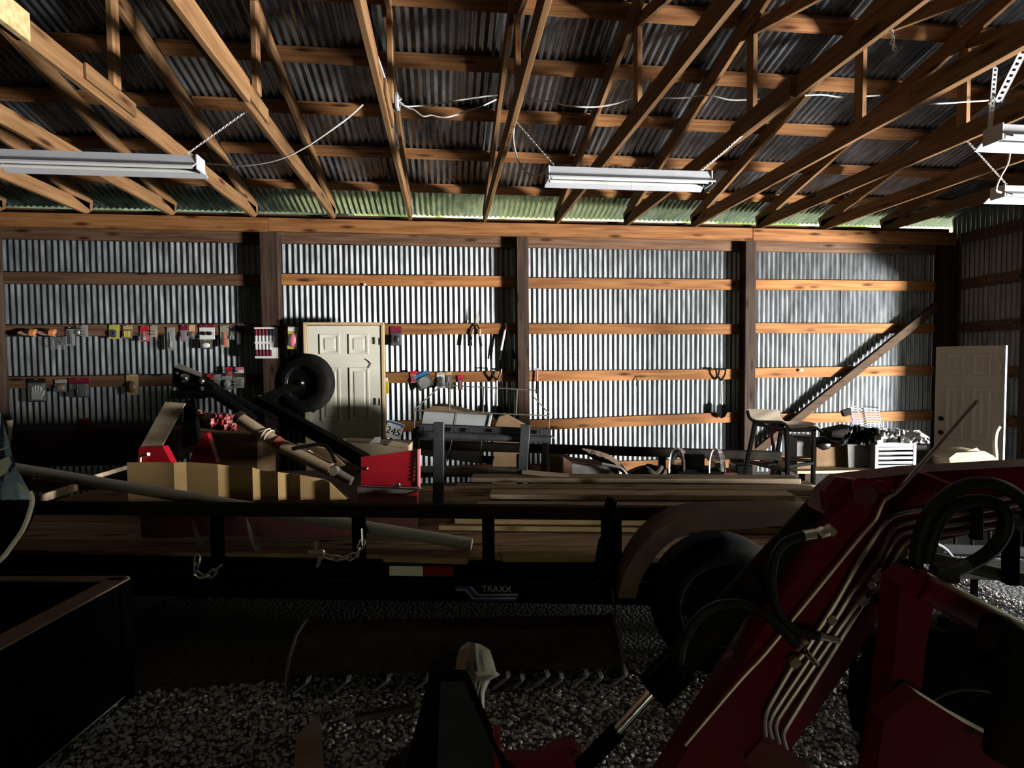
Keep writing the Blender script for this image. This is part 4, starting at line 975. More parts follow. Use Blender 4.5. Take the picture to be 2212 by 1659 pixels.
# concrete block and bag
cbk = thing('concrete_block', 'square pale concrete block with rusty top on the trailer', 'block', P(1280,1040,4.25))
b = B(); b.prism(PP([(1236,1001),(1337,1012),(1333,1046),(1236,1046)], 4.25), V((FW.x,FW.y,0)).normalized()*.3); obj('block', b, 'concrete', cbk)
b = B(); q = PP([(1236,1001),(1337,1012)], 4.25); d = (V((FW.x,FW.y,0)).normalized()*.3-RT*.09); b.prism([q[0],q[1],q[1]+d,q[0]+d], (0,0,.008)); obj('rust_cover', b, 'rusty_top', cbk)
b = B(); b.prism(PP([(1217,990),(1236,1001),(1236,1046),(1217,1040)], 4.24), FW*.2); obj('rust_side', b, 'rusty_top', cbk)
b = B(); rn = random.Random(3); ctr = [(1257,970),(1268,976),(1290,984),(1315,994),(1338,1008),(1352,1022),(1368,1040)]; hw = [2,7,11,12,9,6,5]
A = smooth_pts([P(x+h*.25,y-h*.9,4.32) for (x,y),h in zip(ctr,hw)],4); Mi = smooth_pts([P(x,y,4.22) for (x,y) in ctr],4); C = smooth_pts([P(x-h*.3,y+h*.8,4.28) for (x,y),h in zip(ctr,hw)],4)
Mi = [p+V((0,0,rn.uniform(-.006,.006))) for p in Mi]
b.strip(A, Mi); b.strip(Mi, C); b.strip(C, A); obj('trowel_bag', b, 'trowel_bag', None, 'brown plastic wrapped bundle draped over the concrete block', 'bundle')
b = B(); b.tube(smooth_pts([P(1300,1002,4.2),P(1325,1007,4.2),P(1342,1012,4.2),P(1356,1028,4.2),P(1368,1046,4.2)],4), .012, 8); obj('plastic_strap', b, 'c_silver', None, 'shiny plastic strap hanging off the concrete block', 'strap')
# rope coil
rp_ = thing('rope_coil', 'brown rope coil on the trailer right of the concrete block', 'rope', P(1405,1042,4.2))
for i, (rr, dz) in enumerate(((.11,0),(.085,.03),(.10,.06),(.07,.085))):
    c = P(1406,1038,4.25)+V((random.uniform(-.01,.01),0,dz)); b = B(); b.tube([c+V((math.cos(a)*rr, math.sin(a)*rr*.8, .02*math.sin(3*a+i))) for a in [k*PI/9 for k in range(18)]], .018, 7, closed=True); obj('loop', b, 'rope_brown', rp_)
# hitch with two chrome hoops
ht = thing('hitch_clamp', 'black steel clamp with two shiny metal hoops on the trailer', 'clamp', P(1500,1045,4.3))
b = B(); b.prism(PP([(1466,1014),(1556,1016),(1562,1024),(1560,1046),(1462,1046)], 4.25), V((FW.x,FW.y,0))*.2); obj('body', b, 'black_steel', ht)
b = B(); b.prism(PP([(1480,980),(1522,982),(1522,1016),(1480,1014)], 4.35), V((FW.x,FW.y,0))*.1); obj('plate', b, 'grey_steel', ht)
for x0, x1, yt in ((1445,1476,966),(1532,1556,968)):
    b = B()
    for dd in (4.24, 4.34):
        pth = [(x0+ (0 if dd < 4.3 else 6),1022),(x0+1,995),(x0+6,975),((x0+x1)/2,yt),(x1-5,974),(x1,995),(x1+1,1022)]
        pass
    pth = [(x0,1022),(x0+1,995),(x0+6,975),((x0+x1)/2,yt),(x1-5,974),(x1,995),(x1+1,1018)]
    A = smooth_pts(PP(pth, 4.22), 4); C = smooth_pts(PP([(x+11,y+3) for x,y in pth], 4.40), 4); b.strip(A, C)
    A2 = [p+(P((x0+x1)/2,1010,4.25)-p)*.10 for p in A]; b.strip(A, A2); b.strip(A2, [p+(P((x0+x1)/2,1010,4.35)-p)*.10 for p in C]); obj('hoop', b, 'chrome', ht)
b = B(); b.prism(PP([(1529,992),(1566,994),(1552,1016)], 4.5), FW*.04); obj('wood_wedge', b, 'pale_lumber', None, 'small tan wooden wedge behind the right metal hoop', 'wedge')
for i, (x, y) in enumerate(((1562,1015),(1590,1000))):
    b = B(); b.cbox(P(x+10,y+20,4.5), RT*.07, FW*.08, UP*.07, .01); obj('battery_box', b, 'black_plastic' if i else 'dusty_red', None, ('black' if i else 'dark reddish')+' plastic case right of the shiny hoops', 'case')

# ------------------------------------------------------------------ bar stool
st = thing('bar_stool', 'bar stool with curved tan seat and black metal legs', 'stool', V((P(1690,1050,4.4).x, P(1690,1050,4.4).y, ZD)))
front = [(1613,886),(1617,900),(1628,910),(1650,914),(1690,916),(1700,922),(1712,926),(1740,926),(1768,928),(1776,933)]
prof2 = [(1613,885),(1618,899),(1630,908),(1652,911),(1692,913),(1706,922),(1725,927),(1748,925),(1765,922),(1777,931)]
prof2 = [(1614,884),(1619,899),(1632,907),(1660,909),(1688,910),(1702,919),(1712,925),(1738,925),(1760,921),(1776,930)]
A = smooth_pts(PP(prof2, 4.28), 4); sd = (RT*.27+V((FW.x,FW.y,0))*.30)
back = [(1618,883),(1640,885),(1680,884),(1690,908),(1720,908),(1740,910),(1764,921)]
prf_b = [(1619,883),(1660,884),(1682,885),(1686,897),(1694,909),(1706,910),(1730,910),(1752,912),(1764,918),(1774,927)]
C = smooth_pts(PP(prf_b, 4.62), 4)
b = B(); b.strip(A, C); dn = V((0,0,-.022)); b.strip([p+dn for p in C], [p+dn for p in A]); b.strip([p+dn for p in A], A); b.strip(C, [p+dn for p in C]); obj('seat', b, 'seat_tan', st)
b = B(); b.tube([p-FW*.004+dn*.5 for p in A], .013, 6); obj('seat_rim', b, 'black_steel', st)
legs = [((1631,912),(1603,1052),4.3),((1699,924),(1702,1056),4.28),((1690,912),(1668,1046),4.55),((1758,926),(1756,1048),4.55)]
for p0_, p1_, D in legs:
    a, c = P(*p0_, D), P(*p1_, D); c.z = max(c.z, ZD+.02) if True else c.z
    b = B(); b.bar(a, c, .028, .028, up=FW); obj('leg', b, 'black_steel', st)
def rung(a, c, D1, D2):
    b = B(); b.bar(P(*a, D1), P(*c, D2), .02, .026); obj('rung', b, 'black_steel', st)
rung((1617,998),(1701,1018),4.3,4.28); rung((1618,998),(1676,1002),4.3,4.55); rung((1702,1008),(1757,1000),4.28,4.55); rung((1676,990),(1757,996),4.55,4.55)
rung((1632,916),(1700,928),4.3,4.28); rung((1700,930),(1758,930),4.28,4.55)
b = B(); b.bar(P(1716,942,4.5), P(1754,943,4.5), .03, .012); obj('under_shelf', b, 'black_steel', st)
# red hand truck behind stool
hd = thing('hand_truck', 'red tubular hand truck handle behind the bar stool', 'hand truck', V((P(1675,1050,5.5).x, P(1675,1050,5.5).y, 0)))
b = B(); b.tube(smooth_pts(PP([(1671,966),(1667,945),(1668,932),(1675,928),(1690,932),(1697,945),(1701,1000),(1703,1040)], 5.5),4), .016, 8); obj('handle', b, 'bright_red', hd)
b = B(); a = P(1671,966,5.5); c = P(1664,1060,5.5); b.tube([a, c, V((c.x, c.y, .03))], .016, 8); b.tube([P(1703,1040,5.5), V((P(1703,1040,5.5).x, P(1703,1040,5.5).y, .03))], .016, 8); obj('frame_tube', b, 'bright_red', hd)
b = B(); b.cbox(V((P(1684,1040,5.5).x, P(1684,1040,5.5).y-.1, .02)), RT*.12, V((FW.x,FW.y,0))*.08, ZA*.008, .003); obj('toe_plate', b, 'bright_red', hd)

# ------------------------------------------------------------------ bench with boxes at right
fwh = V((FW.x,FW.y,0)).normalized(); rth = V((RT.x,RT.y,0)).normalized()
zb = P(1850,1012,4.9).z
bn = thing('plank_bench', 'rough plank bench carrying boxes behind the tractor', 'bench', V((P(1880,1010,5.0).x, P(1880,1010,5.0).y, 0)))
o = P(1722,1012,4.75); o.z = zb
for i in range(4):
    b = B(); b.bar(o+fwh*(.07+.15*i)+rth*(-.02*i), o+fwh*(.07+.15*i)+rth*1.32, .14, .03); obj('plank', b, 'lumber', bn)
for i in (.12, 1.2):
    for j in (.08, .5):
        q = o+rth*i+fwh*j; b = B(); b.bar(V((q.x,q.y,0)), V((q.x,q.y,zb-.016)), .08, .08, up=(1,0,0)); obj('leg', b, 'brace_wood', bn)
def boxon(name, label, x0, x1, y0, D, depth, m, cat='box', taper=0.):
    a, c = P(x0, y0, D), P(x1, y0, D); b = B(); zt_ = a.z; z0 = zb+.016
    e = rth*taper
    b.hexa([V((a.x,a.y,z0))+e, V((c.x,c.y,z0))-e, V((c.x,c.y,z0))-e+fwh*depth, V((a.x,a.y,z0))+e+fwh*depth],
           [V((a.x,a.y,zt_)), V((c.x,c.y,zt_)), V((c.x,c.y,zt_))+fwh*depth, V((a.x,a.y,zt_))+fwh*depth])
    return obj(name, b, m, None, label, cat)
t = boxon('lidded_jar', 'brown lidded container under the stool seat', 1722, 1752, 946, 4.95, .16, 'grey_plastic', 'container')
b = B(); a = P(1737,943,5.0); b.cbox(a+fwh*.06, rth*.085, fwh*.09, ZA*.01, .004); obj('lid', b, 'black_plastic', t)
boxon('carton', 'small brown carton below the lidded container', 1722, 1756, 990, 4.82, .1, 'dull_cardboard')
boxon('egg_carton_stack', 'brown moulded carton left of the grey tub', 1764, 1825, 966, 4.9, .3, 'dull_cardboard')
for i in range(5):
    pass
t = boxon('grey_tub', 'dull grey plastic tub left of the white crate', 1831, 1880, 962, 4.85, .3, 'grey_plastic', 'tub', .012)
b = B(); A = P(1829,962,4.84); b.cbox((P(1829,961,4.85)+P(1882,961,4.85))/2+fwh*.15, rth*.11, fwh*.16, ZA*.008, .004); obj('rim', b, 'grey_plastic', t)
# white slatted crate
a, c = P(1890,958,4.78), P(1978,962,4.78); wv = (c-a); wv.z = 0; L = wv.length; wv.normalize(); Hc = a.z-(zb+.016)
cr_ = thing('slatted_crate', 'white plastic crate with horizontal slats', 'crate', V(((a.x+c.x)/2, (a.y+c.y)/2, zb+.016)))
o2 = V((a.x, a.y, zb+.016))
for i, z in enumerate([.02, .075, .13, .185, .24, .285]):
    z = z/.30*Hc
    b = B(); b.bar(o2+ZA*z, o2+wv*L+ZA*z, .012, .024 if 0 < i < 5 else .04); obj('slat', b, 'white_plastic', cr_)
for x in (.012, L-.012):
    b = B(); b.bar(o2+wv*x, o2+wv*x+ZA*Hc, .016, .03, up=wv); obj('corner', b, 'white_plastic', cr_)
for x in (.008, L-.008):
    b = B(); b.bar(o2+wv*x+ZA*Hc/2, o2+wv*x+ZA*Hc/2+fwh*.28, .01, Hc*.95); obj('side_panel', b, 'white_plastic', cr_)
b = B(); b.bar(o2+ZA*Hc/2+fwh*.28, o2+wv*L+ZA*Hc/2+fwh*.28, .01, Hc*.95); obj('back_panel', b, 'white_plastic', cr_)
b = B(); b.bar(o2+fwh*.06+wv*.02+ZA*Hc*.45, o2+wv*(L-.02)+fwh*.06+ZA*Hc*.45, .004, Hc*.8); obj('inner_panel', b, 'grey_plastic', cr_)
boxon('dark_bin', 'dark plastic bin between the white crate and the leaning door', 1980, 2002, 962, 4.95, .3, 'dusty_black', 'bin')
# crumpled sheets on top
def crumple(name, label, xs, D, m, seed, top, bot, cat='plastic sheet', wave=.04):
    rn = random.Random(seed); nx, ny = 26, 9; vs = []
    for j in range(ny):
        for i in range(nx):
            f = i/(nx-1); x = xs[0]+(xs[1]-xs[0])*f
            k = f*(len(top)-1); i0 = min(int(k), len(top)-2); yt = top[i0]+(top[i0+1]-top[i0])*(k-i0); yb_ = bot[i0]+(bot[i0+1]-bot[i0])*(k-i0)
            y = yt+(yb_-yt)*max(0,(j-3))/(ny-4); D2 = D+(.28*(3-j)/3 if j < 3 else 0)-.03*math.sin(j*1.1+f*9)
            vs.append(P(x+rn.uniform(-1.5,1.5), y+rn.uniform(-1.5,1.5), D2+rn.uniform(-wave,wave)))
    b = B(); b.add(vs, [(j*nx+i, j*nx+i+1, (j+1)*nx+i+1, (j+1)*nx+i) for j in range(ny-1) for i in range(nx-1)]); return obj(name, b, m, None, label, cat, sharp=25)
crumple('black_bag', 'crumpled black plastic bag on the grey tub', (1815,1895), 4.8, 'black_sheet', 5, [960,921,919,925,923], [964,958,960,962,950])
crumple('shiny_wrap', 'crumpled shiny silver plastic wrap over the white crate', (1890,2008), 4.75, 'shiny_sheet', 6, [925,926,926,930,930,946], [962,952,957,957,958,958], wave=.05)
b = B(); b.ball(P(1775,960,4.95), .085, 10, 1.2,.8,.9); obj('black_bag', b, 'black_sheet', None, 'small black bag left of the moulded carton', 'bag')
b = B(); b.prism(PP([(1797,932),(1845,921),(1845,940),(1797,962)], 5.1), fwh*.2); obj('dark_box', b, 'dusty_black', None, 'dark box behind the crumpled black bag', 'box')
# wire basket
ba = thing('wire_basket', 'white wire dish rack standing on the plastic bags', 'wire rack', P(1865,924,4.9))
def wseg(p, q, D1, D2, r=.004): 
    b = B(); b.tube([P(*p, D1), P(*q, D2)], r, 6); return obj('wire', b, 'white_enamel', ba)
for i in range(8):
    f = i/7; wseg((1838+7*f,882+37*f),(1897+6*f,884+37*f),4.85,4.85,.0055)
wseg((1837,880),(1845,920),4.85,4.85); wseg((1897,882),(1904,922),4.85,4.85); wseg((1866,881),(1874,922),4.84,4.84)
wseg((1837,880),(1850,877),4.85,5.05); wseg((1850,877),(1893,880),5.05,5.05); wseg((1897,882),(1893,880),4.85,5.05); wseg((1850,877),(1860,918),5.05,5.05); wseg((1836,884),(1842,918),4.85,5.0)
b = B(); b.prism(PP([(1820,888),(1838,882),(1840,895),(1825,900)], 4.84), fwh*.04); obj('bracket', b, 'black_plastic', ba)
# board and bits on the bench near the boom
carton('open pale cardboard flaps beside the leaning door', [(2050,990),(2066,978),(2128,975),(2145,984),(2160,1000),(2156,1012),(2056,1012)], 4.8, .25, 'pale_cardboard')
b = B(); b.prism(PP([(2078,978),(2110,967),(2122,978)], 4.83), FW*.01); obj('cardboard_flap', b, 'pale_cardboard', None, 'upright cardboard flap beside the leaning door', 'cardboard')
b = B(); b.tube(smooth_pts(PP([(2158,921),(2151,936),(2149,960),(2151,984)], 4.9),4)+[V((P(2151,1000,4.9).x,P(2151,1000,4.9).y,0))], .017, 8); obj('curved_pipe', b, 'pipe_grey', None, 'short curved pale pipe in front of the leaning door', 'pipe')
# support for the flaps: a drum behind the boom
b = B(); q = P(2125,1000,4.95); b.lathe([(.26,0),(.27,.02),(.26,.04),(.26,q.z-.12),(.27,q.z-.1),(.26,q.z-.02),(.24,q.z-.015),(.001,q.z-.015)], V((q.x,q.y,0)), ZA, 24); obj('steel_drum', b, 'dusty_black', None, 'dark steel drum standing before the leaning door', 'drum')
# left dark clutter against the wall
wc = PY(180,955,6.5); wc.x = min(wc.x, -3.1)
b = B(); b.cbox(V((wc.x,6.50,wc.z)), XA*1.05, YA*.25, ZA*.17, .02); ch = obj('wooden_chest', b, 'chest_wood', None, 'long dark wooden chest along the wall at the left', 'chest')
zc = wc.z-.17
t = thing('dark_trestle', 'dark trestle under the wooden chest', 'trestle', (wc.x, 6.50, 0))
b = B(); b.cbox(V((wc.x,6.50,zc-.03)), XA*1.0, YA*.2, ZA*.028, .01); obj('top', b, 'dusty_black', t)
for sx in (-.85, .85):
    for sy in (-.15, .15):
        b = B(); b.bar(V((wc.x+sx,6.50+sy*1.2,0)), V((wc.x+sx,6.50+sy,zc-.058)), .07, .07, up=(1,0,0)); obj('leg', b, 'dusty_black', t)
b = B(); q = PY(188,926,6.45); b.lathe([(.001,-.05),(.05,-.04),(.05,.04),(.001,.05)], V((q.x,6.4,wc.z+.222)), (0,1,0), 12); obj('red_reel', b, 'c_maroon', None, 'small dark red reel on the wooden chest', 'reel')
q = P(19,965,5.5); b = B(); b.tube(PP([(20,908),(22,930),(19,965)], 5.5)+[V((q.x,q.y,0))], [.03,.018,.014,.014], 8); obj('wooden_stake', b, 'bare_wood_z', None, 'thin wooden stake standing at the left edge beside the chest', 'stake')

# ================================================================== TRACTOR LOADER (near right)
DB = 1.6; HF = V((FW.x,FW.y,0)).normalized()
ld_ = thing('tractor_loader', 'red tractor front loader with hydraulic lines in the right foreground', 'tractor', V((P(2000,1500,1.7).x, P(2000,1500,1.7).y, 0)))
def Lp(name, b, m, parent=None, label=None): return obj(name, b, m, parent or ld_, label)
boom = [(2800,980),(2212,1009),(1991,1022),(1832,1041),(1800,1068),(1780,1110),(1794,1130),(1702,1275),(1600,1438),(1460,1660),(1400,1756),(1560,1850),(1640,1722),(1715,1610),(1835,1440),(1885,1355),(1935,1262),(1960,1205),(1985,1184),(2027,1169),(2082,1156),(2212,1136),(2800,1050)]
b = B(); b.prism(PP(boom, DB), HF*.1); bm_ = Lp('boom', b, 'tractor_red')
# dusty top plate of the boom
b = B(); tp = PP([(1832,1041),(1991,1022),(2212,1009),(2800,980)], DB); b.strip([p+V((0,0,.002)) for p in tp], [p+HF*.1+V((0,0,.002)) for p in tp]); Lp('boom_top', b, 'dusty_red', bm_)
# pivot end with two ears
b = B(); b.prism(PP([(1778,1062),(1806,1030),(1850,1036),(1842,1075),(1815,1105),(1785,1120)], DB+.0), HF*.02); b.prism(PP([(1778,1062),(1806,1030),(1850,1036),(1842,1075),(1815,1105),(1785,1120)], DB+.10), HF*.02); Lp('pivot_ear', b, 'tractor_red')
b = B(); b.lathe([(.036,0),(.036,.012),(.028,.016),(.028,.02),(.012,.022),(.001,.022)], P(1864,1066,DB), -HF, 20); Lp('pivot_boss', b, 'dusty_red', bm_)
b = B(); b.lathe([(.03,0),(.03,.01),(.001,.012)], P(1856,1052,DB-.004), -HF, 16); Lp('pivot_pin', b, 'tractor_red', bm_)
b = B(); b.prism(PP([(1985,1020),(1997,1020),(2066,1047),(2062,1051)], DB-.001), HF*-.004); Lp('weld_seam', b, 'pink_edge', bm_)
b = B(); b.prism(PP([(1870,1042),(1898,1035),(1942,1066),(1930,1072),(1895,1060)], DB-.002), HF*-.02); Lp('rod_bracket', b, 'tractor_red', bm_)
# level indicator rod
rod = [(2110,866),(2020,970),(1940,1060)]
low = [(1930,1068),(1912,1078),(1901,1098),(1895,1116),(1884,1132),(1858,1162),(1800,1240),(1740,1326),(1652,1414+28),(1595,1475+45),(1500,1660)]
low = [(1930,1068),(1912,1079),(1902,1098),(1893,1120),(1880,1136),(1852,1168),(1794,1239),(1720,1330),(1652,1414),(1595,1475),(1480,1610)]
b = B(); b.tube([P(2110,866,1.36), P(1940,1060,DB-.03)], .0055, 8); b.tube([P(1940,1060,DB-.03),P(1930,1068,DB-.03)]+smooth_pts(PP(low[1:], DB-.03),4), .0045, 8); Lp('level_rod', b, 'steel_line', None, 'thin pale level indicator rod')
b = B(); b.bar(P(1922,1055,DB-.03), P(1940,1072,DB-.03), .006, .012); Lp('rod_guide', b, 'dusty_red')
# steel hydraulic lines
DT = DB-.022
lines = [[(2780,992),(2240,1066),(2182,1075),(2075,1090),(1992,1102),(1938,1112),(1916,1126),(1900,1146),(1859,1208),(1809,1296),(1770,1358),(1738,1410),(1712,1440),(1668,1515),(1656,1540),(1652,1562),(1654,1590)],
         [(2780,1006),(2240,1084),(2168,1097),(2041,1117),(1978,1126),(1944,1134),(1926,1148),(1893,1212),(1842,1278),(1800,1345),(1738,1439),(1678,1530),(1664,1558),(1662,1572),(1668,1595)],
         [(2780,1020),(2240,1104),(2154,1120),(2090,1130),(2017,1140),(1963,1149),(1940,1160),(1920,1190),(1898,1230),(1860,1290),(1756,1441),(1690,1538),(1678,1560),(1676,1576),(1683,1606)],
         [(2780,1034),(2240,1124),(2154,1137),(2090,1148),(2027,1156),(1985,1164),(1955,1176),(1938,1200),(1900,1262),(1863,1305),(1806,1396),(1708,1555),(1694,1580),(1692,1594),(1699,1618)]]
for q in lines:
    b = B(); b.tube(smooth_pts(PP(q, DT),4), .0062, 8); Lp('hydraulic_line', b, 'steel_line')
b = B(); b.cbox(P(2108,1127,DB-.03), RT*.015, HF*.012, UP*.05, .004); Lp('line_clamp', b, 'dusty_black')
b = B(); b.prism(PP([(1652,1590),(1672,1594),(1700,1620),(1760,1672),(1640,1680),(1610,1640)], DB-.012), HF*.03); Lp('line_guard', b, 'dusty_red')
# couplers and fittings
for x, y, a, c in ((1795,1338,9,8),(1862,1297,10,9),(1722,1394,9,8),(1716,1430,11,10),(1736,1385,7,6),(1890,1245,8,8),(1900,1235,7,10),(1880,1262,8,8)):
    b = B(); b.cbox(P(x,y,DT-.004), (RT*.7+UP*.6).normalized()*a/F*1.58, HF*.011, (UP*.7-RT*.6).normalized()*c/F*1.58, .003); Lp('fitting', b, 'brass')
for p0_, p1_, r in (((1768,1373),(1782,1377),.013),((1780,1376),(1812,1384),.011),((1952,1195),(1972,1203),.016),((1962,1236),(1980,1244),.016),((1740,1408),(1766,1436),.009)):
    b = B(); b.tube([P(*p0_,DT-.012), P(*p1_,DT-.012)], [r, r*.8], 10); Lp('coupler', b, 'brass')
b = B(); b.tube([P(1738,1403,DT-.022), P(1765,1437,DT-.022)], .003, 6); Lp('coupler_lever', b, 'chrome')
for q in ([(1905,1228),(1925,1255),(1935,1250),(1955,1215),(1962,1200)],[(1890,1290),(1905,1300),(1925,1285),(1945,1260),(1960,1240)]):
    b = B(); b.tube(smooth_pts(PP(q, DT-.01),4), .010, 8); Lp('elbow_line', b, 'dusty_black')
# lift cylinder
DC = 1.70
b = B(); b.tube([P(1806,1066,DC), P(1468,1432,DC)], .047, 20); cy = Lp('cylinder_barrel', b, 'dusty_black')
b = B(); b.tube([P(1470,1430,DC), P(1412,1493,DC)], .056, 20); Lp('cylinder_gland', b, 'black_steel', cy)
b = B(); b.tube([P(1416,1489,DC), P(1330,1582,DC)], .0165, 16); Lp('cylinder_rod', b, 'chrome')
b = B(); b.tube([P(1334,1578,DC), P(1255,1660,DC)], .026, 14); Lp('rod_end', b, 'black_steel')
b = B(); b.bar(P(1470,1380,DC-.06), P(1474,1470,DC-.06), .02, .02); b.bar(P(1400,1460,DC-.055), P(1460,1400,DC-.055), .01, .01); Lp('port_tube', b, 'dusty_black', cy)
# hoses
def hose(pts, D, r, m='hose_rubber'):
    b = B(); b.tube(smooth_pts([P(x, y, D if not isinstance(D, list) else D[i]) for i, (x, y) in enumerate(pts)],5), r, 10); return Lp('hose', b, m)
hose([(1770,1153),(1735,1158),(1700,1170),(1676,1200),(1667,1245),(1672,1300),(1695,1342),(1730,1366),(1768,1374)], DB-.05, .013)
hose([(1468,1432),(1475,1390),(1500,1345),(1540,1312),(1590,1304),(1640,1318),(1680,1352),(1722,1394)], DB-.06, .013)
b = B(); b.tube([P(1735,1157,DB-.05), P(1760,1153,DB-.05)], .015, 10); b.tube([P(1760,1153,DB-.05), P(1775,1150,DB-.05), P(1790,1148,DB-.05)], [.011,.017,.012], 8); b.tube([P(1786,1140,DB-.05), P(1800,1152,DB-.05)], .014, 6); Lp('hose_fitting', b, 'brass')
hose([(1978,1225),(1982,1180),(1993,1140),(2013,1100),(2045,1070),(2085,1048),(2130,1043),(2175,1056),(2215,1086),(2240,1130)], 1.42, .0165)
hose([(2000,1215),(2012,1165),(2030,1122),(2064,1092),(2110,1081),(2150,1088),(2170,1112),(2170,1145),(2150,1180),(2118,1206),(2085,1222)], 1.42, .0165)
b = B(); b.tube([P(2088,1220,1.42), P(2050,1237,1.42)], .019, 10); b.cbox(P(2040,1240,1.42), RT*.03, HF*.02, UP*.02, .006); Lp('hose_fitting', b, 'olive_steel')
b = B(); b.tube([P(1992,1202,1.56), P(2620,1345,1.5)], .019, 14); Lp('bucket_cylinder', b, 'olive_steel')
b = B(); b.bar(P(2184,1140,1.5), P(2182,1262,1.5), .03, .03, up=HF); Lp('valve_stem', b, 'black_steel')
b = B(); b.cbox(P(2195,1120,1.48), RT*.03, HF*.03, UP*.018, .006); b.cbox(P(2205,1110,1.46), RT*.012, HF*.012, UP*.012, .003); Lp('valve_block', b, 'olive_steel')
# loader tower and brace
b = B(); b.prism(PP([(1945,1262),(1975,1238),(2005,1245),(2018,1300),(2000,1400),(1985,1560),(1975,1760),(1880,1760),(1915,1560),(1935,1400)], 1.35), HF*.07); Lp('tower', b, 'tractor_red')
b = B(); b.tube(PP([(1985,1262),(2100,1320),(2260,1404),(2520,1545)], 1.36), .036, 14); Lp('brace_tube', b, 'tractor_red')
b = B(); b.prism(PP([(1985,1500),(2080,1560),(2230,1640),(2300,1760),(1880,1760),(1910,1560)], 1.28), HF*.05); Lp('side_frame', b, 'tractor_red')
b = B(); q0, q1 = P(2690,1000,DB+.05), P(2800,985,DB+.05); b.prism([q0, q1, V((q1.x,q1.y,.45)), V((q0.x-.06,q0.y,.45))], HF*.08); b.bar(V((q1.x-.05,q1.y+.04,.55)), V((q1.x-.05,1.0,.55)), .12, .1); Lp('rear_tower', b, 'tractor_red')
# tractor front tyre seen edge-on behind the tower
wcx = P(2112,1530,1.80); wcx.z = .345
wheel('front_tyre', ld_, wcx, (RT*.45+HF*.89), .345, .22, .17, 'rim_white', 6, tread=16)
# front axle, hood and chassis beyond the frame
b = B(); b.tube(smooth_pts(PP([(2120,1400),(2135,1372),(2165,1376),(2200,1420),(2203,1480),(2190,1560),(2178,1640)], 1.2),4), [.02]*6+[.045]*19, 10); Lp('rubber_boot', b, 'dusty_black')
HX, HY = 2.75, .85     # rest of the tractor, added out of view at right to shade the floor
b = B(); b.cbox(V((HX+.5,HY,.62)), XA*1.0, YA*.2, ZA*.16, .05); Lp('chassis', b, 'black_steel')
b = B(); b.cbox(V((HX+.25,HY,1.05)), XA*.62, YA*.3, ZA*.27, .08); Lp('hood', b, 'tractor_red')
b = B(); b.cbox(V((HX+1.35,HY,.98)), XA*.2, YA*.26, ZA*.06, .04); b.cbox(V((HX+1.53,HY,1.2)), XA*.05, YA*.25, ZA*.22, .04); Lp('seat', b, 'black_plastic')
for s_ in (-1, 1):
    wheel('rear_tyre', ld_, V((HX+1.4, HY+s_*.62, .62)), (0,1,0), .60, .34, .33, 'rim_white', 6, tread=18)
    b = B(); A = [V((HX+1.4+.70*math.cos(a), HY+s_*.45, .62+.70*math.sin(a))) for a in [PI*.08+i*PI*.84/10 for i in range(11)]]; b.strip(A, [p+YA*s_*.34 for p in A]); Lp('fender', b, 'tractor_red')
    b = B(); b.bar((HX+1.75,HY+s_*.45,.8), (HX+1.75,HY+s_*.45,2.2), .05, .07, up=(1,0,0)); Lp('roll_bar', b, 'black_steel')
b = B(); b.bar((HX+1.75,HY-.48,2.2), (HX+1.75,HY+.48,2.2), .05, .07); Lp('roll_bar', b, 'black_steel')
b = B(); b.cbox(V((HX+2.05,HY-.13,.63)), XA*.12, YA*.78, ZA*.33, .03); Lp('shade_blade', b, 'tractor_red')  # unseen block added to keep low light off the tiller and bin
b = B(); b.bar((HX+1.4,HY-.6,.55), (HX+1.4,HY+.6,.55), .2, .22); b.bar((HX+1.4,HY,.6), (HX+2.0,HY,.6), .3, .08); Lp('rear_axle', b, 'black_steel')
wheel('front_tyre', ld_, V((HX-.35, HY-.52, .36)), (0,1,0), .36, .24, .17, 'rim_white', 6, tread=16)
b = B(); b.tube([(HX+.75,HY,1.1),(HX+.98,HY,1.42)], .02, 8); b.tube([V((HX+.98,HY,1.42))+V((.06*math.cos(a),.18*math.sin(a),.17*math.cos(a)*-.0+.05*math.cos(a))) for a in [i*PI/8 for i in range(16)]], .014, 6, closed=True); Lp('steering_wheel', b, 'black_plastic')
b = B(); b.bar(P(2180,1470,1.55), P(2420,1500,1.6), .10, .10); Lp('front_axle', b, 'black_steel')
# bucket bracket
b = B()
f = PP([(930,1462),(1004,1460),(1092,1660),(1140,1770),(850,1770),(882,1660)], 1.72)
b.prism([f[0],f[1],f[2],f[3],P(940,1770,1.72),P(945,1660,1.72)], HF*.03); bk = Lp('bracket_plate', b, 'grey_steel')
b = B(); b.prism(PP([(928,1458),(950,1460),(938,1770),(845,1770)], 1.70), HF*.09); Lp('bracket_side', b, 'black_steel', bk)
b = B(); b.bar(P(926,1461,1.71), P(1008,1459,1.71), .05, .012); b.bar(P(1006,1461,1.70), P(1142,1770,1.70), .012, .04, up=HF); Lp('bracket_rim', b, 'black_steel', bk)
b = B(); b.prism(PP([(1064,1584),(1078,1584),(1095,1770),(1076,1770)], 1.69), HF*.04); Lp('hook_plate', b, 'bright_red', bk)
b = B(); b.prism(PP([(1090,1642),(1160,1646),(1205,1618),(1235,1612),(1258,1632),(1262,1700),(1090,1770)], 1.76), HF*.05); Lp('lug', b, 'tractor_red', bk)
b = B(); b.lathe([(.014,0),(.014,.01),(.001,.012)], P(1243,1634,1.75), -HF, 10); Lp('lug_pin', b, 'dusty_red', bk)

# ------------------------------------------------------------------ floor things
def ground(x, y, z=0.): return PZ(x, y, z)
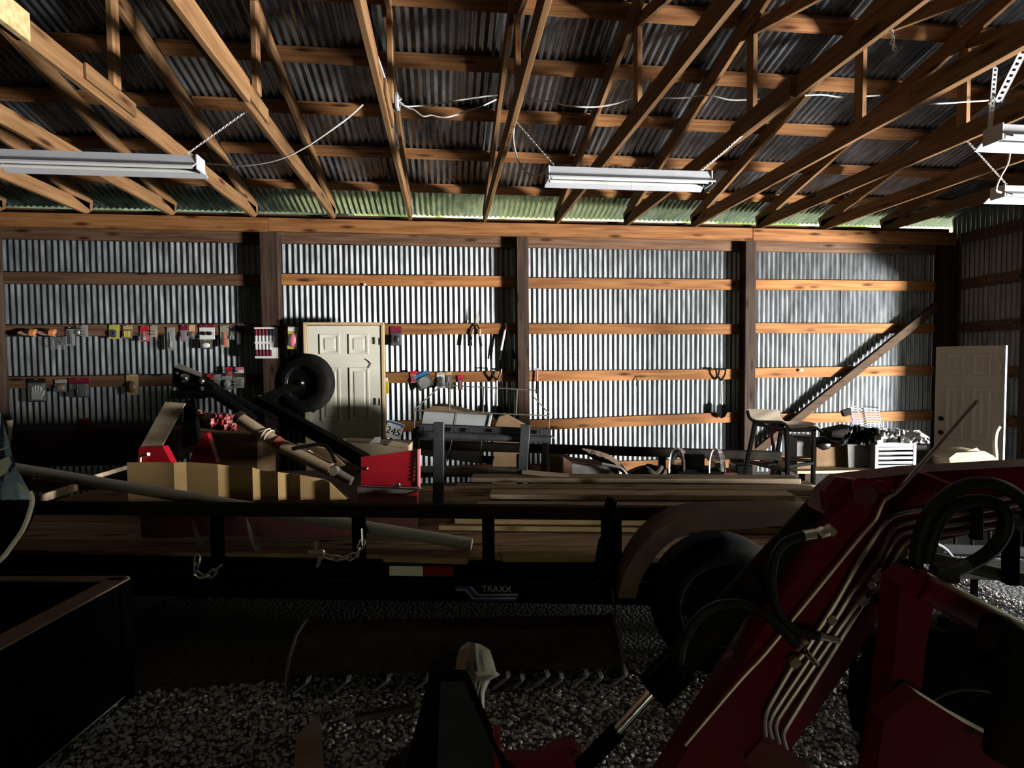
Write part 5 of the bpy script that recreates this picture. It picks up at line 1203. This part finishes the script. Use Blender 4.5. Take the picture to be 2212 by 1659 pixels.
# rusty tiller
ti = thing('rotary_tiller', 'low rusty tiller with a row of bright tines on the gravel before the trailer', 'tiller', ground(980,1505))
a, c = ground(618,1500), ground(1342,1482); ax = (c-a); ax.z = 0; Lx = ax.length; ax.normalize(); nv = V((-ax.y, ax.x, 0))
prof = [(.0,.09),(.05,.16),(.14,.215),(.26,.225),(.36,.18),(.40,.08)]
A = [[a+nv*v+V((0,0,z)) for v, z in prof], [a+ax*Lx+nv*v+V((0,0,z)) for v, z in prof]]
b = B()
for i in range(len(prof)-1): b.add([A[0][i],A[1][i],A[1][i+1],A[0][i+1]], [(0,1,2,3)])
obj('hood', b, 'rust', ti, sharp=60)
for k, s in enumerate((0, Lx)):
    b = B(); b.prism([a+ax*s+nv*v+V((0,0,z)) for v, z in [(-.03,.0)]+[(v-.01,z+.012) for v, z in prof]+[(.40,.0)]], ax*.012); obj('end_plate', b, 'dusty_steel', ti)
b = B(); b.cyl(a+ax*Lx/2+nv*.16+V((0,0,.10)), ax, .03, Lx-.02, 10); obj('rotor', b, 'rust', ti)
rn = random.Random(8)
for i in range(17):
    s = Lx*(i+.4)/17; p = a+ax*s; big = i % 2 == 0
    b = B(); L = .075 if big else .05
    b.bar(p-nv*.015+V((0,0,.012)), p-nv*.03+ax*L+V((0,0,.075 if big else .06)), .008, .022, up=nv); b.bar(p-nv*.03+ax*L+V((0,0,.075 if big else .06)), p+nv*.12+ax*L*.8+V((0,0,.10)), .02, .01); obj('tine', b, 'zinc' if (i > 9 or big) else 'dusty_steel', ti)
# white plastic bag
rn = random.Random(21); b = B(); rows = []
outline = [((1010,1386),(1040,1392)),((992,1402),(1058,1404)),((986,1428),(1066,1428)),((984,1452),(1072,1450)),((990,1462),(1081,1458)),((1000,1475),(1058,1470)),((1010,1500),(1048,1495)),((1030,1526),(1046,1522)),((1034,1552),(1045,1550))]
vs = []; nx = 12
for j, (l, r) in enumerate(outline):
    for i in range(nx):
        f = i/(nx-1); vs.append(P(l[0]+(r[0]-l[0])*f+rn.uniform(-1,1), l[1]+(r[1]-l[1])*f, 2.26-.13*math.sin(PI*f)+rn.uniform(-.02,.02)))
n = len(vs)
for j, (l, r) in enumerate(outline):
    for i in range(nx):
        f = i/(nx-1); vs.append(P(l[0]+(r[0]-l[0])*f, l[1]+(r[1]-l[1])*f, 2.27+.09*math.sin(PI*f)))
fs = []
for o_ in (0, n):
    for j in range(len(outline)-1):
        for i in range(nx-1): q = (o_+j*nx+i, o_+j*nx+i+1, o_+(j+1)*nx+i+1, o_+(j+1)*nx+i); fs.append(q if o_ == 0 else q[::-1])
b.add(vs, fs); obj('plastic_bag', b, 'bag_plastic', None, 'white translucent plastic bag hanging over the tiller behind the black bracket', 'bag', sharp=22)
# planks on the gravel
b = B(); b.prism([ground(690,1542,.05),ground(704,1700,.05),ground(630,1700,.05),ground(641,1588,.05)], (0,0,-.04)); obj('grey_plank', b, 'strap_tan', None, 'weathered plank lying on the gravel pointing at the viewer', 'plank')
b = B(); b.bar(ground(768,1552,.02), ground(893,1528,.02), .03, .03); obj('thin_rail', b, 'rust', None, 'thin rusty rail lying on the gravel behind the plank', 'rail')
b = B(); b.prism([ground(835,1650,.02),ground(900,1600,.02),ground(870,1720,.02),ground(800,1720,.02)], (0,0,-.015)); obj('rusty_sheet', b, 'rust', None, 'rusty sheet corner on the gravel left of the black bracket', 'sheet')
# black steel bin at lower left
zbn = .56
C0 = PZ(272,1251,zbn); Cl = PZ(-260,1253,zbn); Cn = PZ(-110,1459,zbn)
bi = thing('steel_bin', 'open black steel bin with brown rim in the left foreground', 'bin', V((C0.x-.5, C0.y-.4, 0)))
e1 = (Cl-C0); e1.z = 0; e1.normalize(); e2 = (Cn-C0); e2.z = 0; e2.normalize()
L1, L2 = 1.15, 1.05
pc = [C0, C0+e1*L1, C0+e1*L1+e2*L2, C0+e2*L2]
for i in range(4):
    p, q = pc[i], pc[(i+1)%4]; inn = (sum(pc, V())/4-(p+q)/2); inn.z = 0; inn.normalize()
    b = B(); b.prism([V((p.x,p.y,.02)), V((q.x,q.y,.02)), V((q.x,q.y,zbn-.01)), V((p.x,p.y,zbn-.01))], inn*.008); sd_ = obj('side_panel', b, 'black_steel', bi)
    wd = .095 if i == 3 else .05
    b = B(); pd = (q-p).normalized(); b.prism([p-inn*.02, q-inn*.02, q+inn*(wd-.02), p+inn*(wd-.02)], (0,0,.008)); obj('rim', b, 'brown_edge', bi)  # rim is a paler brown than the black sides
b = B(); b.bar(V((C0.x,C0.y,0))+e2*.02-e1*-.01, V((C0.x,C0.y,zbn-.01))+e2*.02+e1*.01, .06, .06, up=e1); obj('corner_post', b, 'black_steel', bi)
b = B(); b.prism([V((p.x,p.y,.03)) for p in pc], (0,0,.008)); obj('bottom', b, 'black_steel', bi)
b = B()
for x, y in ((213,1300),(205,1314),(227,1307),(240,1298),(177,1313),(243,1283)): b.lathe([(.006,0),(.006,.006),(.001,.009)], PZ(x,y,zbn-.07), -e1, 6)
obj('rivet', b, 'zinc', bi)
b = B(); nl = -e1
b.bar(V((C0.x,C0.y,.035))+nl*.012, V((C0.x,C0.y,.035))+nl*.012+e2*L2, .006, .006); b.bar(V((C0.x,C0.y,.005))+nl*.05, V((C0.x,C0.y,.005))+nl*.05+e2*L2, .006, .006); obj('base_trim', b, 'zinc', bi)
b = B(); q = C0+e1*.55+e2*.55; b.cbox(V((q.x,q.y,.12)), e1*.12, e2*.1, ZA*.08, .01); obj('small_carton', b, 'dull_cardboard', None, 'small tan carton inside the black bin', 'box')
# blue tarp at the left edge
rows = [(890,-60,2),(915,-70,9),(950,-80,18),(985,-85,27),(1015,-90,38),(1040,-95,52),(1062,-100,64),(1080,-100,70),(1100,-100,66),(1125,-100,58),(1150,-100,46),(1175,-100,28),(1200,-100,10),(1215,-100,-6)]
rn = random.Random(2); vs = []; nx = 14
for j, (y, xa, xb) in enumerate(rows):
    for i in range(nx):
        f = i/(nx-1); vs.append(P(xa+(xb-xa)*f+rn.uniform(-.8,.8)*(f<1), y+rn.uniform(-1,1), 1.62+.10*(1-f)**2*-1+.02*math.sin(f*14+j*.9)+rn.uniform(-.006,.006)))
tp = thing('blue_tarp', 'worn blue-grey cloth draped over equipment at the left edge', 'cloth', P(-20,1215,1.62))
b = B(); k = 7; b.add(vs[:nx*(k+1)], [(j*nx+i, j*nx+i+1, (j+1)*nx+i+1, (j+1)*nx+i) for j in range(k) for i in range(nx-1)]); obj('cloth', b, 'denim_tarp', tp, sharp=60)
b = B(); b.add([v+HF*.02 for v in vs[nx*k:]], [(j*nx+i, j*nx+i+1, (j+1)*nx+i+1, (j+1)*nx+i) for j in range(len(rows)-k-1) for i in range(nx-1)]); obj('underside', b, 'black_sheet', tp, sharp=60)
edge = [P(xb, y, 1.60) for (y, xa, xb) in rows[6:]]; b = B(); b.tube(smooth_pts(edge,3), .007, 6); obj('hem_cord', b, 'cord_white', tp)
b = B(); b.add([P(-2,994,1.585),P(20,986,1.585),P(26,1000,1.585),P(14,1020,1.585),P(-2,1032,1.585)], [(0,1,2,3,4)]); b.add([P(34,1040,1.59),P(52,1052,1.59),P(60,1066,1.59),P(44,1058,1.59)], [(0,1,2,3)]); b.add([P(0,970,1.59),P(19,963,1.59),P(19,966,1.59),P(0,974,1.59)], [(0,1,2,3)]); obj('worn_patch', b, 'tarp_patch', tp)
q = P(-120,1100,1.66); b = B(); b.cbox(V((q.x-.45,q.y-.35,.55)), rth*.22, fwh*.2, ZA*.55, .06); obj('covered_machine', b, 'dusty_black', None, 'dark machine under the blue cloth', 'machine')
# pale ribbed cart behind the loader
ca = thing('ribbed_cart', 'pale grey ribbed plastic cart with white wheel behind the loader', 'cart', V((P(2130,1300,3.0).x, P(2130,1300,3.0).y, 0)))
cz0, cz1 = P(2120,1212,2.9).z, P(2120,1105,2.9).z
a, c = P(2036,1200,2.95), P(2330,1200,2.85); wv = (c-a); wv.z = 0; L = wv.length; wv.normalize()
o3 = V((a.x, a.y, 0))
b = B(); b.cbox(o3+wv*L/2+fwh*.3+ZA*(cz0+cz1)/2, wv*L/2, fwh*.28, ZA*(cz1-cz0)/2, .02); obj('tray', b, 'cart_grey', ca)
for i in range(7):
    x = .07+.082*i
    b = B(); b.bar(o3+wv*x+fwh*.016+ZA*(cz0+.07), o3+wv*x+fwh*.016+ZA*cz1, .012, .012, up=wv); obj('slot', b, 'hole_black', ca)
b = B(); b.bar(o3+fwh*.01+ZA*(cz0-.012), o3+wv*L+fwh*.01+ZA*(cz0-.012), .05, .012); obj('lip', b, 'white_plastic', ca)
b = B(); b.bar(o3+fwh*.05+ZA*(cz0-.07), o3+wv*L+fwh*.05+ZA*(cz0-.07), .04, .1); obj('chassis', b, 'cart_grey', ca)
b = B(); cc = P(1998,1240,2.9); b.tube([cc+RT*.17*math.cos(t_)+UP*.17*math.sin(t_) for t_ in [PI*.0+i*PI*.5/8 for i in range(9)]], .009, 6); obj('arched_guard', b, 'white_plastic', ca)
for x in (.05, L-.1):
    for v in (.08, .5):
        q = o3+wv*x+fwh*v; b = B(); b.bar(V((q.x,q.y,.0)), V((q.x,q.y,cz0-.05)), .03, .03, up=wv); obj('leg', b, 'white_plastic' if x < .1 else 'dusty_black', ca)
q = ground(1900,1418); wq = V((q.x,q.y,.12)); 
cw = thing('white_wheel', 'loose wheel with a white rim lying behind the loader boom', 'wheel', V((q.x,q.y,0)))
wheel('white_wheel', cw, wq+V((.05,.12,.0)), (HF*.8-RT*.3+V((0,0,-.5))), .16, .09, .11, 'rim_white', 0)

# beam on blocks, added out of view at the right to shade the floor
tb = thing('floor_shade_beam', 'unseen beam on two blocks, added to shade the floor under the trailer', 'timber', (5.0, 2.6, 0))
b = B(); b.bar((5.0,1.5,.335), (5.15,3.7,.335), .2, .33); obj('beam', b, 'brace_wood', tb)
for y in (1.95, 3.5):
    b = B(); b.cbox((5.0+.15*(y-1.8)/1.9, y, .085), XA*.12, YA*.09, ZA*.085, .008); obj('block', b, 'brace_wood', tb)

# ------------------------------------------------------------------ gravel: loose stones near the viewer
rn = random.Random(5)
ico = []
t_ = (1+5**.5)/2
iv = [V(p).normalized() for p in ((-1,t_,0),(1,t_,0),(-1,-t_,0),(1,-t_,0),(0,-1,t_),(0,1,t_),(0,-1,-t_),(0,1,-t_),(t_,0,-1),(t_,0,1),(-t_,0,-1),(-t_,0,1))]
if_ = [(0,11,5),(0,5,1),(0,1,7),(0,7,10),(0,10,11),(1,5,9),(5,11,4),(11,10,2),(10,7,6),(7,1,8),(3,9,4),(3,4,2),(3,2,6),(3,6,8),(3,8,9),(4,9,5),(2,4,11),(6,2,10),(8,6,7),(9,8,1)]
vv, ff = [], []
def stones(n, x0, x1, y0, y1):
    for _ in range(n):
        x, y = rn.uniform(x0,x1), rn.uniform(y0,y1); r = rn.uniform(.006,.0135); a = rn.uniform(0,2*PI); sx, sy, sz = rn.uniform(.8,1.3)*r, rn.uniform(.7,1.)*r, rn.uniform(.5,.8)*r
        z = rn.uniform(-.002,.008); ca_, sa_ = math.cos(a), math.sin(a); k = len(vv); ti_ = rn.uniform(-.5,.5)
        for p in iv:
            q = p*rn.uniform(.82,1.12); X, Y_, Z = q.x*sx, q.y*sy, q.z*sz+q.x*sx*ti_; vv.append((x+X*ca_-Y_*sa_, y+X*sa_+Y_*ca_, z+Z))
        ff.extend((k+i, k+j, k+l) for i, j, l in if_)
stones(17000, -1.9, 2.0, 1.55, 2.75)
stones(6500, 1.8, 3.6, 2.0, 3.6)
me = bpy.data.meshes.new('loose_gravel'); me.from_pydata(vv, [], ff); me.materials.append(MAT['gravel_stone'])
g = bpy.data.objects.new('loose_gravel', me); COL.objects.link(g); link_tags(g, 'loose grey gravel stones scattered over the shed floor', 'gravel', None, 'stuff')

for o in bpy.data.objects:
    if '_loc' in o: del o['_loc']
